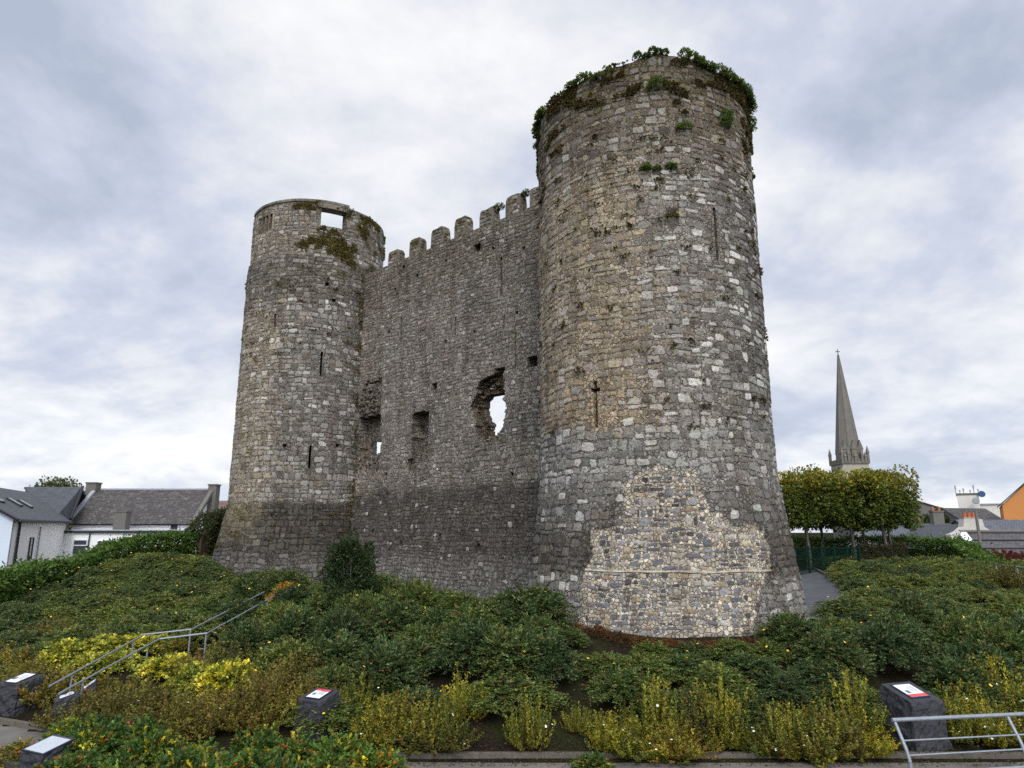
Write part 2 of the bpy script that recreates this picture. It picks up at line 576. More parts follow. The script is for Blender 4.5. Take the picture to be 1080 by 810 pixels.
RPL = [(26.0, 11.0), (30.0, 11.2), (34.0, 10.4), (38.0, 10.6), (46.0, 12.0)]       # (y, x) of its inner edge
RPR = [(26.0, 12.2), (30.5, 14.3), (34.1, 16.0), (39.5, 17.9), (46.0, 19.6)]      # and of its kerb
yy = [26.0 + .8 * i for i in range(26)]
for a, b in zip(yy, yy[1:]):
    for k in range(6):
        q = []
        for y, t in ((a, k / 6), (a, (k + 1) / 6), (b, (k + 1) / 6), (b, k / 6)):
            x = interp_(RPL, y) * (1 - t) + interp_(RPR, y) * t
            q.append((x, y, ground(x, y) + .05))
        m.face(q)
tag(m.obj("castle_path", ASPH), kind="structure")
m = MB()
wl = []
for i in range(12):
    p = TR - WD * (4.0 + i * 1.45) + WN * -0.3
    wl.append((p, WN))
walk_strip(wl, 0, 3.0, 0.06)
tag(m.obj("wall_path", ASPH), kind="structure")
m = MB()
kp = [Vector((interp_(RPR, y) + .02, y, 0)) for y in yy]
for a, b in zip(kp, kp[1:]):
    d = (b - a).normalized(); n_ = Vector((d.y, -d.x, 0))
    za, zb = ground(a.x, a.y), ground(b.x, b.y)
    o = n_ * 0.10
    vs = [(a.x, a.y, za - .1), (b.x, b.y, zb - .1), (b.x + o.x, b.y + o.y, zb - .1), (a.x + o.x, a.y + o.y, za - .1),
          (a.x, a.y, za + .2), (b.x, b.y, zb + .2), (b.x + o.x, b.y + o.y, zb + .2), (a.x + o.x, a.y + o.y, za + .2)]
    m.add(vs, [(4, 5, 6, 7), (0, 1, 5, 4), (2, 3, 7, 6), (1, 2, 6, 5), (3, 0, 4, 7)])
tag(m.obj("path_kerb", KERBM), kind="structure")


# ------------------------------------------------------------------ masonry
def nz(x, y, z=0.0):
    return noise.noise(Vector((x, y, z)))


def masonry(m, u0, u1, v0, v1, hr, wr, keep, colf, mapf, rnd, split=0.5, skip=0.06, proud=(0.003, 0.026), warp=0.16, gap=0.016, size=None):
    """random squared rubble: bands cut into blocks, blocks cut again and again into stones"""
    cells = []

    def cut(a, b, c, d, lev):
        w, h = b - a, d - c
        if h > hr[1] or (h > hr[0] * 2.0 and rnd.random() < split):
            t = c + h * rnd.uniform(0.32, 0.68)
            cut(a, b, c, t, lev + 1); cut(a, b, t, d, lev + 1)
        elif w > wr[1] or (w > wr[0] * 2.0 and rnd.random() < split):
            t = a + w * rnd.uniform(0.32, 0.68)
            cut(a, t, c, d, lev + 1); cut(t, b, c, d, lev + 1)
        else:
            cells.append((a, b, c, d))
    v = v0
    small = u1 - u0 < 2.0
    while v < v1 - 0.04:
        h = min(rnd.uniform(hr[0] * (1.0 if small else 1.4), hr[1] * (1.0 if small else 2.1)), v1 - v)
        if h < 0.05: break
        u = u0 - rnd.uniform(0, wr[0])
        while u < u1:
            w = rnd.uniform(wr[0] * (1.0 if small else 1.3), wr[1] * (1.0 if small else 1.9))
            cut(u, u + w, v, v + h, 0)
            u += w
        v += h
    for (a, b, c, d) in cells:
        if rnd.random() < skip: continue
        mu, mv = (a + b) / 2, (c + d) / 2
        if mu < u0 or mu > u1 or not keep(mu, mv): continue
        if not all(keep(a + (b - a) * fx, c + (d - c) * fy) for fx in (0, .2, .4, .6, .8, 1) for fy in (0, .5, 1)):
            continue
        col = colf(mu, mv, rnd)
        if col is None: continue
        W, H = b - a, d - c
        if W < 0.07 or H < 0.05: continue
        j = lambda q: rnd.uniform(-q, q)
        g = gap * rnd.uniform(0.6, 1.5)
        jx, jy = min(.05, .07 * W), min(.045, .09 * H)

        def wv(x, y):
            return y + warp * nz(x * 0.45, y * 0.55, 3.1) + 0.05 * nz(x * 1.6, y * 1.6, 8.0)
        k = [rnd.uniform(.05, .20) if rnd.random() < .86 else rnd.uniform(.2, .42) for _ in range(4)]
        P = [(a + g + j(jx), c + g + H * k[0]), (a + g + W * k[0] * .8, c + g + j(jy)),
             (b - g - W * k[1] * .8, c + g + j(jy)), (b - g + j(jx), c + g + H * k[1]),
             (b - g + j(jx), d - g - H * k[2]), (b - g - W * k[2] * .8, d - g + j(jy)),
             (a + g + W * k[3] * .8, d - g + j(jy)), (a + g + j(jx), d - g - H * k[3])]
        D = rnd.uniform(*proud)
        tx, ty = j(0.03), j(0.03)
        ins = min(0.028, 0.14 * min(W, H)) * rnd.uniform(.6, 1.4)
        vs = [mapf(x, wv(x, y), -0.03) for (x, y) in P]
        for (x, y) in P:
            x2 = mu + (x - mu) * (1 - 2 * ins / W); y2 = mv + (y - mv) * (1 - 2 * ins / H)
            vs.append(mapf(x2, wv(x2, y2), D + tx * (x2 - mu) / W + ty * (y2 - mv) / H + j(.004)))
        c0 = j(.15) * W, j(.15) * H
        vs.append(mapf(mu + c0[0], wv(mu + c0[0], mv + c0[1]), D + rnd.uniform(0, .015)))
        fs = [(q, (q + 1) % 8, 8 + (q + 1) % 8, 8 + q) for q in range(8)] + [(8 + q, 8 + (q + 1) % 8, 16) for q in range(8)]
        m.add(vs, fs, col)


def mixc(a, b, t):
    return tuple(x + (y - x) * t for x, y in zip(a, b))


def jitc(c, rnd, s=0.17, h=0.014):
    k = max(0.4, rnd.gauss(1, s))
    return tuple(max(0.01, x * k * rnd.gauss(1, h)) for x in c)


LIGHT = (0.47, 0.47, 0.46); PALE = (0.34, 0.34, 0.335); GREY = (0.225, 0.22, 0.215); DKGREY = (0.125, 0.12, 0.115)
TAN = (0.30, 0.26, 0.20); OCHRE = (0.30, 0.235, 0.155); BROWN = (0.135, 0.112, 0.09); DBROWN = (0.085, 0.072, 0.06); MOSS = (0.085, 0.075, 0.025); GREENM = (0.06, 0.075, 0.025)


def weighted(rnd, items):
    tot = sum(w for w, c in items)
    r = rnd.random() * tot
    for w, c in items:
        r -= w
        if r <= 0: return c
    return items[-1][1]


def shell(m, us, vs, fout, fin, hole, colf, close_u=False, depth=None):
    """outer and inner skin over a grid of (u,v) cells with real openings and their reveals"""
    nu, nv = len(us), len(vs)
    cells = [[hole((us[i] + us[i + 1]) / 2, (vs[j] + vs[j + 1]) / 2) for i in range(nu - 1)] for j in range(nv - 1)]
    idx_o = {}; idx_i = {}

    def vo(i, j, layer, d=0.0):
        key = (i, j, round(d, 3), layer)
        if key in idx_o: return idx_o[key]
        u, v = us[i], vs[j]
        p = fout(u, v, -d) if layer == 0 else fin(u, v)
        idx_o[key] = len(m.v)
        m.v.append(tuple(p)); m.c.append(colf(u, v) if layer == 0 else (0.16, 0.15, 0.14))
        return idx_o[key]
    for j in range(nv - 1):
        for i in range(nu - 1):
            hcell = cells[j][i]           # 0 solid, 1 through, >1 blind with that depth-1
            if hcell == 0:
                m.f.append((vo(i, j, 0), vo(i + 1, j, 0), vo(i + 1, j + 1, 0), vo(i, j + 1, 0)))
            elif hcell > 1:
                d = hcell - 1
                m.f.append((vo(i, j, 0, d), vo(i + 1, j, 0, d), vo(i + 1, j + 1, 0, d), vo(i, j + 1, 0, d)))
            if hcell != 1:
                m.f.append((vo(i, j, 1), vo(i, j + 1, 1), vo(i + 1, j + 1, 1), vo(i + 1, j, 1)))
            for (di, dj, e) in ((-1, 0, ((i, j), (i, j + 1))), (1, 0, ((i + 1, j + 1), (i + 1, j))), (0, -1, ((i + 1, j), (i, j))), (0, 1, ((i, j + 1), (i + 1, j + 1)))):
                a, b = i + di, j + dj
                if close_u: a %= (nu - 1)
                if not (0 <= a < nu - 1 and 0 <= b < nv - 1):
                    other = 0 if dj == 0 or b < 0 else 0
                    if b >= nv - 1 and hcell == 0:
                        m.f.append((vo(*e[0], 0), vo(*e[1], 0), vo(*e[1], 1), vo(*e[0], 1)))   # top of the wall
                    elif a < 0 or a >= nu - 1:
                        m.f.append((vo(*e[0], 0), vo(*e[1], 0), vo(*e[1], 1), vo(*e[0], 1)))
                    continue
                o = cells[b][a]
                if hcell and hcell != o and (o == 0 or (hcell == 1 and o > 1) or (hcell > o > 1)):
                    d0 = 0.0 if o == 0 else o - 1
                    if hcell == 1:
                        q = (vo(*e[0], 0, d0), vo(*e[1], 0, d0), vo(*e[1], 1), vo(*e[0], 1))
                    else:
                        q = (vo(*e[0], 0, d0), vo(*e[1], 0, d0), vo(*e[1], 0, hcell - 1), vo(*e[0], 0, hcell - 1))
                    m.f.append(q)


def lines(a, b, step, extra=()):
    n = max(1, int(round((b - a) / step)))
    L_ = set(round(a + (b - a) * i / n, 4) for i in range(n + 1))
    L_ |= set(round(e, 4) for e in extra if a < e < b)
    L_ = sorted(L_)
    out = [L_[0]]
    ex = set(round(e, 4) for e in extra)
    for x in L_[1:]:
        if x - out[-1] < 0.03 and x not in ex: continue
        out.append(x)
    return out


def in_rects(rects, u, v, grow=0.0):
    for (a, b, c, d, k) in rects:
        if a - grow <= u <= b + grow and c - grow <= v <= d + grow:
            return k
    return 0


def interp(tab, z):
    if z <= tab[0][0]: return tab[0][1]
    for (a, x), (b, y) in zip(tab, tab[1:]):
        if z <= b: return x + (y - x) * (z - a) / (b - a)
    return tab[-1][1]


castle = thing("castle_ruin", "ruined grey stone castle with two round towers and a battlemented wall", "castle", (-3.5, 37.0, 0.4))
CINV = Vector(castle.location)


def castle_part(m, name, mat, parent=None, smooth=False):
    me = m.mesh(name, smooth)
    o = link(name, me, mat, parent if parent is not None else castle)
    if parent is None:
        o.location = -CINV
    return o


def tower(centre, prof, z0, z1, top_fn, rects, colf, coref, keep_extra, name, seed, az_face, hr, wr, size=None, patch=None, thick=1.25, uspan=(-2.5, 2.5)):
    """u is metres along the circumference at radius 4.6, zero where the tower faces the camera"""
    rnd = random.Random(seed)
    R0 = 4.6
    base = atan2(-centre.x, -centre.y)     # direction to the camera, clockwise from +Y

    def pos(u, z, d):
        an = base - u / R0                 # u grows to the right of the picture
        r = interp(prof, z) + d + 0.035 * nz(u * 0.8, z * 0.8, seed)
        return Vector((centre.x + sin(an) * r, centre.y + cos(an) * r, z))

    def pos_top(u, z, d):
        zt = top_fn(u)
        zz = z if z < z1 - 3 else z1 - 3 + (z - (z1 - 3)) * (zt - (z1 - 3)) / 3.0
        return pos(u, zz, d)
    circ = 2 * pi * R0
    ex_u = [e for r in rects for e in r[:2]]; ex_v = [e for r in rects for e in r[2:4]]
    if patch:
        ex_u += [-3.4 + .09 * i for i in range(89)]; ex_v += [.09 * i for i in range(1, 68)]
    us = lines(-circ / 2, circ / 2, 0.30, ex_u); vs = lines(z0, z1, 0.30, ex_v)
    m = MB()

    def inner(u, z):
        zt = top_fn(u)
        zz = z if z < z1 - 3 else z1 - 3 + (z - (z1 - 3)) * (zt - (z1 - 3)) / 3.0
        an = base - u / R0
        r = 4.6 - (thick if zz < z1 - 3.2 else min(thick, 0.75))
        return Vector((centre.x + sin(an) * r, centre.y + cos(an) * r, zz))
    shell(m, us, vs, pos_top, inner, lambda u, v: in_rects(rects, u, v), coref, close_u=True)
    core = castle_part(m, name, CORE)
    m2 = MB()
    keep = lambda u, v: in_rects(rects, u, v, 0.03) == 0 and v < top_fn(u) - 0.02 and not (patch and patch(u, v))
    masonry(m2, uspan[0] * R0, uspan[1] * R0, z0, z1 + 0.2, hr, wr, keep, colf, pos, rnd, size=size)
    if patch:
        masonry(m2, -3.4, 4.6, z0, 6.2, (0.12, 0.36), (0.16, 0.56), lambda u, v: patch(u, v), PATCHCOL, pos, rnd, split=0.5, skip=0.05, proud=(0.004, 0.020), warp=0.14, gap=0.016)
    st = castle_part(m2, "facing_stones", STONE, core)
    mf = MB()
    for zf in (5.2, 10.5, 15.5, z1 - 3.6):  # unseen discs added to block skylight, so the slits look dark
        mf.tube([(centre.x, centre.y, zf), (centre.x, centre.y, zf + .35)], 4.6 - thick + .1, 28)
    castle_part(mf, "light_block_disc", CORE, core)
    return core, pos, m2


# --- right tower -------------------------------------------------------------
PR = [(0.0, 5.40), (0.4, 5.36), (1.2, 5.24), (2.8, 5.03), (4.5, 4.79), (5.6, 4.67), (6.6, 4.63), (21.5, 4.62)]


def topR(u):
    s = u / 4.6
    return 21.45 + 0.35 * exp(-((s - 0.25) / 0.35) ** 2) + 0.16 * nz(u * 0.9, 5.0) + 0.10 * nz(u * 2.7, 9.0)


def on_tower(centre, prof, px, py):
    r = ray(px, py); z = 3.0
    for _ in range(6):
        R_ = interp(prof, z)
        A = r[0] ** 2 + r[1] ** 2; B = -2 * (r[0] * centre.x + r[1] * centre.y); C_ = centre.x ** 2 + centre.y ** 2 - R_ * R_
        t = (-B - sqrt(max(B * B - 4 * A * C_, 0))) / (2 * A)
        z = EYE + r[2] * t
    d = atan2(-centre.x, -centre.y) - atan2(r[0] * t - centre.x, r[1] * t - centre.y)
    return ((d + pi) % (2 * pi) - pi) * 4.6, z


PPOLY = [on_tower(TR, PR, x, y) for x, y in ((612, 668), (614, 640), (617, 601), (622, 585), (624, 560), (643, 558), (649, 546), (659, 543), (657, 514), (665, 505), (685, 497), (691, 491), (702, 491), (712, 497),
                                            (729, 495), (737, 505), (739, 516), (745, 527), (748, 538), (762, 544), (773, 554), (789, 555), (806, 559), (811, 580), (813, 602), (806, 607), (803, 626), (797, 640), (796, 668))]


def patchR(u, v):
    if v > 6.2 or v < 0: return False
    u += 0.17 * nz(u * 2.6, v * 2.6, 7); v += 0.15 * nz(u * 3, v * 3, 17)
    if v < PPOLY[0][1] + .05: return PPOLY[0][0] < u < PPOLY[-1][0]
    ins = False
    for (x0, y0), (x1, y1) in zip(PPOLY, PPOLY[1:] + PPOLY[:1]):
        if (y0 > v) != (y1 > v) and u < x0 + (v - y0) * (x1 - x0) / (y1 - y0): ins = not ins
    return ins


CREAMM = (0.43, 0.395, 0.33)


def PATCHCOL(u, v, rnd):
    c = weighted(rnd, [(3, (0.20, 0.205, 0.225)), (3.4, (0.125, 0.132, 0.155)), (1.2, (0.30, 0.285, 0.255)), (0.8, (0.33, 0.275, 0.20)), (1.1, (0.085, 0.085, 0.095)), (0.8, (0.38, 0.375, 0.36)), (0.5, (0.24, 0.185, 0.14))])
    return jitc(c, rnd)


def colR(u, v, rnd):
    s = u / 4.6 + 0.12 * nz(u * 0.3, v * 0.3, 1)
    z = v + 0.7 * nz(u * 0.35, v * 0.35, 4)
    if z > 17.6:
        t = [(3, BROWN), (2.0, DKGREY), (2.4, GREY), (0.9, TAN), (0.9 if s < 0.2 else 1.4, PALE), (0.5, DBROWN)]
        if s < 0.05: t += [(1.5, TAN)]
        if z > 19.6: t += [(2.2, MOSS), (1.2, DBROWN)]
    elif z > 9.3:
        if s < -0.05:
            t = [(3.6, TAN), (1.6, (0.28, 0.26, 0.225)), (1.0, PALE), (0.7, BROWN), (0.9, GREY), (0.5, OCHRE)]
        elif s < 0.3:
            t = [(1.2, TAN), (1.8, GREY), (2.2, PALE), (1.4, LIGHT), (1.4, DKGREY), (.5, BROWN)]
        else:
            t = [(2.6, LIGHT), (1.3, PALE), (3.4, DKGREY), (1.6, (0.17, 0.165, 0.16)), (0.9, DBROWN)]
    elif z > 7.4:
        if s < -0.05:
            t = [(1.9, OCHRE), (2.6, TAN), (1.6, PALE), (0.5, LIGHT), (1.6, GREY), (0.4, DKGREY)]
        else:
            t = [(1.8, LIGHT), (2.2, PALE), (2.6, GREY), (1.7, DKGREY)]
    elif z > 5.2:
        t = [(1.0, LIGHT), (2.2, PALE), (3.0, GREY), (1.3, DKGREY), (0.4, TAN)]
        if s > 0.5: t += [(2.0, DKGREY)]
    elif z > 3.4:
        t = [(0.3, LIGHT), (0.7, PALE), (2.4, (0.18, 0.17, 0.16)), (2.4, DKGREY), (0.6, BROWN)]
    elif z > 2.1:
        t = [(0.25, PALE), (2.0, DBROWN), (2.6, BROWN), (2.0, DKGREY), (0.8, GREY)]
    else:
        t = [(0.5, LIGHT), (1.2, PALE), (3.0, GREY), (2.0, DKGREY)]
    c = weighted(rnd, t)
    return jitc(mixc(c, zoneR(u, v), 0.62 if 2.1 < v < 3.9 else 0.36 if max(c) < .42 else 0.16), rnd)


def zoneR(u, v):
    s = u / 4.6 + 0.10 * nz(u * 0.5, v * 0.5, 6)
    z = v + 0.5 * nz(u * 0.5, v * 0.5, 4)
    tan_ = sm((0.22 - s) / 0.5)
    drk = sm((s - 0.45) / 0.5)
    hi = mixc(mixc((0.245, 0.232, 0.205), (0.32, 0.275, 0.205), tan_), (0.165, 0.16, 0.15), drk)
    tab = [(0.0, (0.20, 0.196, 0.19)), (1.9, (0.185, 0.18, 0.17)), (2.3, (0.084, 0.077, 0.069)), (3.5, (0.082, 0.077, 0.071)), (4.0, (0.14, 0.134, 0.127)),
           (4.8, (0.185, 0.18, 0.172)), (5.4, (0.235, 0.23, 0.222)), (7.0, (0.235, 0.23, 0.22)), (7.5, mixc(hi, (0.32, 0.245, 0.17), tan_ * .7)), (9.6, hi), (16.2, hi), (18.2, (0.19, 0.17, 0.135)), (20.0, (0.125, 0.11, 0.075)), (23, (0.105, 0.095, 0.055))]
    for (a, x), (b, y) in zip(tab, tab[1:]):
        if z <= b: return mixc(x, y, max(0, (z - a) / (b - a)))
    return tab[-1][1]


def coreR(u, v):
    if patchR(u, v): return CREAMM
    return zoneR(u, v)


CS = -0.445 * 4.6      # the cross-shaped arrow slit
RECT_R = [(CS - 0.075, CS + 0.075, 7.25, 8.95, 1), (CS - 0.20, CS + 0.20, 8.55, 8.69, 1.9),
          (0.60 * 4.6 - 0.06, 0.60 * 4.6 + 0.06, 13.4, 15.5, 1), (-1.13 * 4.6 - 0.06, -1.13 * 4.6 + 0.06, 13.2, 14.6, 1),
          (-0.82 * 4.6, -0.82 * 4.6 + 0.22, 13.9, 14.15, 1.5), (0.93 * 4.6, 0.93 * 4.6 + 0.1, 9.2, 10.0, 1.5)]
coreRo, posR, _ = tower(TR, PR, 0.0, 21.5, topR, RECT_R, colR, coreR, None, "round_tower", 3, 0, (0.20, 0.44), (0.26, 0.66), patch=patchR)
coreRo["label"] = "taller near round tower with a pale repaired patch"
# the pale mortar line across the patch
ML0 = on_tower(TR, PR, 617.5, 601)[0]; MLS = (on_tower(TR, PR, 813, 602)[0] - ML0) / 40
m = MB()
for i in range(40):
    a, b = ML0 + i * MLS, ML0 + (i + 1) * MLS
    za, zb = 2.28 + 0.03 * nz(a, 1), 2.28 + 0.03 * nz(b, 1)
    q = [posR(a, za, 0.036), posR(b, zb, 0.036), posR(b, zb + 0.055, 0.036), posR(a, za + 0.055, 0.036), posR(a, za, -0.02), posR(b, zb, -0.02), posR(b, zb + .055, -.02), posR(a, za + .055, -.02)]
    m.add(q, [(0, 1, 2, 3), (3, 2, 6, 7), (1, 0, 4, 5)], (0.50, 0.46, 0.38))
castle_part(m, "mortar_line", STONE, coreRo)

# --- left tower ----------------------------------------------------------------
PLF = [(0.0, 5.45), (0.6, 5.38), (1.8, 5.24), (2.6, 5.14), (4.0, 4.84), (5.0, 4.62), (21.0, 4.62), (21.15, 4.50), (25.0, 4.50)]


def topL(u):
    return 24.75 + 0.05 * nz(u * 1.3, 2.0) + (0.06 if -1.5 < u < 1.6 else 0.0)


def sL(px, py):   # pixel on the left tower to (u, z)
    r = ray(px, py)
    dx, dy = r[0], r[1]
    R = 4.6
    A = dx * dx + dy * dy; B = -2 * (dx * TL.x + dy * TL.y); Cc = TL.x ** 2 + TL.y ** 2 - R * R
    disc = B * B - 4 * A * Cc
    t = (-B - sqrt(max(disc, 0))) / (2 * A)
    x, y, z = dx * t, dy * t, EYE + r[2] * t
    an = atan2(x - TL.x, y - TL.y); base = atan2(-TL.x, -TL.y)
    d = base - an
    d = (d + pi) % (2 * pi) - pi
    return d * 4.6, z


wa = sL(339, 222); wb = sL(365.5, 243)
WIN = (wa[0], wb[0], wb[1] + 0.05, 24.42)
ma = sL(272.5, 229); mb_ = sL(286, 242)
MU = (ma[0], mb_[0], 22.95, 24.15)
RECT_L = [(WIN[0], WIN[1], WIN[2], WIN[3], 1)]
mw = (MU[1] - MU[0])
for k in range(4):
    a = MU[0] + mw * (k + 0.10) / 4; b = MU[0] + mw * (k + 0.84) / 4
    RECT_L.append((a, b, MU[2], MU[3], 1))
for (x, y0, y1) in ((339.5, 371, 397), (327.5, 470, 494), (291, 331, 345)):
    a = sL(x, y0); b = sL(x, y1)
    RECT_L.append((a[0] - 0.07, a[0] + 0.07, b[1], a[1], 1))
for (x, y) in ((345, 300), (352, 317), (300, 470), (356, 470)):
    a = sL(x, y); RECT_L.append((a[0] - .12, a[0] + .12, a[1] - .1, a[1] + .12, 1.5))


def mossL(u, z):
    a = nz(u * 0.8, z * 1.0, 12) * 0.9 + nz(u * 2.4, z * 2.6, 3) * 0.7
    cu = (WIN[0] + WIN[1]) / 2 + .1
    e = 1.0 - sqrt(((u - cu + .3) / 2.6) ** 2 + ((z - 21.9 + 0.12 * (u - cu)) / 1.05) ** 2)
    f = 0.55 - abs(z - 24.4) * 1.8 - max(0, WIN[0] - 1.4 - u) * .8
    g_ = (0.12 - abs(z - 23.0) * .4) if u > WIN[1] + .2 else -1
    return max(e, f, g_) + a > 0.22


def colL(u, v, rnd):
    s = u / 4.6
    z = v + (0.3 if v < 8 else 0.8) * nz(u * 1.1, v * 1.1, 14)
    if mossL(u, v) and rnd.random() < 0.85: return jitc(MOSS, rnd)
    if z > 21.0:
        t = [(2.0, GREY), (1.2, PALE), (2.2, (0.27, 0.235, 0.19)) if s < -0.2 else (1.4, BROWN), (1.0, DKGREY), (0.5, LIGHT)]
    elif z > 18.0:
        t = [(2.4, DKGREY), (2.2, GREY), (0.9, PALE), (1.4, BROWN), (0.7, DBROWN)]
    elif z > 5.3:
        t = [(2.6, GREY), (2.2, PALE), (0.9, LIGHT), (1.3, DKGREY), (0.9, TAN if s < -0.1 else BROWN), (0.5, BROWN)]
        if s < -0.3: t += [(1.8, TAN), (1.0, PALE)]
        if z < 9: t += [(2.0, PALE)]
    elif z > 2.4:
        t = [(3.2, DBROWN), (2.6, DKGREY), (1.0, BROWN), (0.3, GREY), (0.12, LIGHT)]
        if s < -0.5: t += [(2.4, (0.25, 0.23, 0.17))]
    else:
        t = [(2.0, GREY), (2.6, DKGREY), (0.4, PALE), (0.6, BROWN)]
    c = weighted(rnd, t)
    return jitc(mixc(c, zoneL(u, v), 0.76 if 1.2 < v < 5.1 else 0.38 if max(c) < .42 else 0.25), rnd)


def zoneL(u, v):
    s = u / 4.6 + 0.10 * nz(u * 0.5, v * 0.5, 6)
    z = v + (0.3 if v < 8 else 0.35) * nz(u * 1.1, v * 1.1, 14)
    tan_ = sm((-0.25 - s) / 0.6)
    mid = mixc((0.20, 0.192, 0.178), (0.285, 0.25, 0.19), tan_)
    tab = [(0.0, (0.13, 0.125, 0.118)), (1.6, (0.115, 0.11, 0.103)), (2.6, (0.054, 0.051, 0.047)), (5.05, mixc((0.054, 0.051, 0.048), (0.2, 0.18, 0.12), tan_)), (5.3, mid), (16.5, mid), (18.5, (0.155, 0.145, 0.125)), (20.8, (0.165, 0.152, 0.13)), (21.6, mixc((0.205, 0.19, 0.165), (0.26, 0.22, 0.17), tan_)), (25, (0.19, 0.175, 0.145))]
    for (a, x), (b, y) in zip(tab, tab[1:]):
        if z <= b: return mixc(x, y, max(0, (z - a) / (b - a)))
    return tab[-1][1]


def coreL(u, v):
    if mossL(u, v): return (0.10, 0.088, 0.035)
    return zoneL(u, v)


coreLo, posL, _ = tower(TL, PLF, 0.0, 24.8, topL, RECT_L, colL, coreL, None, "round_tower", 8, 0, (0.20, 0.42), (0.26, 0.62), thick=1.1)
coreLo["label"] = "farther round tower with window openings near its top"
# coping along the front of the rim, the lintel stays above the wide opening
m = MB()
n_ = 46
for i in range(n_):
    a = -6.3 + (WIN[1] + 0.15 + 6.3) * i / n_; b = -6.3 + (WIN[1] + 0.15 + 6.3) * (i + 1) / n_ - 0.006
    q = [posL(a, 24.76, 0.06), posL(b, 24.76, 0.06), posL(b, 24.93, 0.05), posL(a, 24.93, 0.05), posL(a, 24.76, -0.8), posL(b, 24.76, -0.8), posL(b, 24.93, -0.8), posL(a, 24.93, -0.8)]
    c = jitc((0.17, 0.16, 0.14), random.Random(i))
    m.add(q, [(0, 1, 2, 3), (3, 2, 6, 7), (1, 0, 4, 5), (5, 4, 7, 6), (1, 5, 6, 2), (0, 3, 7, 4)], c)
castle_part(m, "coping", STONE, coreLo)
m = MB()
a, b = WIN[0] - 0.25, WIN[1] + 0.25
for i in range(6):
    p, q_ = a + (b - a) * i / 6, a + (b - a) * (i + 1) / 6
    q = [posL(p, 24.40, 0.05), posL(q_, 24.40, 0.05), posL(q_, 24.75, 0.05), posL(p, 24.75, 0.05), posL(p, 24.40, -0.7), posL(q_, 24.40, -0.7), posL(q_, 24.75, -0.7), posL(p, 24.75, -0.7)]
    m.add(q, [(0, 1, 2, 3), (3, 2, 6, 7), (1, 0, 4, 5), (5, 4, 7, 6)], (0.18, 0.165, 0.145))
castle_part(m, "lintel", STONE, coreLo)
m = MB()
for (u0, u1, z0, z1) in ((MU[0] - .1, MU[1] + .1, MU[3], MU[3] + .2), (MU[0] - .1, MU[1] + .1, MU[2] - .18, MU[2]), (MU[1] - 0.02, MU[1] + .14, MU[2], MU[3])):
    q = [posL(u0, z0, .07), posL(u1, z0, .07), posL(u1, z1, .07), posL(u0, z1, .07), posL(u0, z0, -.3), posL(u1, z0, -.3), posL(u1, z1, -.3), posL(u0, z1, -.3)]
    m.add(q, [(0, 1, 2, 3), (3, 2, 6, 7), (1, 0, 4, 5), (1, 5, 6, 2), (0, 3, 7, 4)], (0.27, 0.245, 0.20))
castle_part(m, "window_surround", STONE, coreLo)

# --- curtain wall ----------------------------------------------------------------
WLEN = (TR - TL).length
WO = TL + WN * -0.75           # outer face of the upper wall; u runs from the left tower centre to the right one
WTOP = 20.4
WTH = 1.15
BAT = [(0.0, 0.95), (1.2, 0.80), (3.0, 0.50), (4.6, 0.18), (5.4, 0.0), (30, 0.0)]


def posW(u, z, d):
    o = interp(BAT, z) + d + 0.05 * nz(u * 0.6, z * 0.6, 21)
    p = WO + WD * u + WN * o
    return Vector((p.x, p.y, z))


def inW(u, z):
    p = WO + WD * u - WN * WTH
    return Vector((p.x, p.y, z))


def wuv(px, py):
    r = Vector(ray(px, py)); o = Vector((0, 0, EYE))
    t = (WO - o).dot(WN) / r.dot(WN)
    p = o + r * t
    return (p - WO).dot(WD), p.z


def wrect(x0, y0, x1, y1, k):
    cx_, cy_ = (x0 + x1) / 2, (y0 + y1) / 2
    a = wuv(x0, cy_)[0]; b = wuv(x1, cy_)[0]; c = wuv(cx_, y1)[1]; d = wuv(cx_, y0)[1]
    return (a, b, c, d, k)


RW = [wrect(556, 375.5, 567, 387, 1.7), wrect(455.5, 404, 461, 411, 1.6), wrect(500, 257, 507, 265, 1.7),
      wrect(434, 434, 452, 484, 1.95), wrect(375, 438, 401, 478, 1.95), wrect(379, 463, 402, 479, 1),
      wrect(422, 335, 423.6, 360, 1), wrect(479.5, 334, 481.2, 352, 1), wrect(527.5, 271, 529.5, 310, 1),
      wrect(531, 332, 532.5, 346, 1.6), wrect(543, 342, 544.3, 388, 1.3), wrect(436, 381, 437, 394, 1.3), wrect(424, 280, 427, 283, 1.4)]
RW[4], RW[5] = RW[5], RW[4]
for (x, y) in ((417, 305), (440, 291), (470, 275), (520, 262), (552, 262), (470, 360), (500, 350), (545, 330), (410, 350), (407, 500), (470, 565), (430, 572), (512, 575), (398, 560), (540, 500)):
    a = wuv(x, y); RW.append((a[0] - .10, a[0] + .10, a[1] - .08, a[1] + .1, 1.35))
# the big ragged breach: rows of (y, left edge, right edge of the sky gap, right edge), recess beside it
h0 = wuv(516, 394)[1]; h1 = wuv(520, 460)[1]
BRE = [(394, 523, 532), (400, 506, 532), (406, 503, 532), (412, 503, 531), (420, 498, 532), (428, 496.5, 533), (436, 499, 532), (444, 502, 532), (452, 503, 529), (460, 507, 524)]


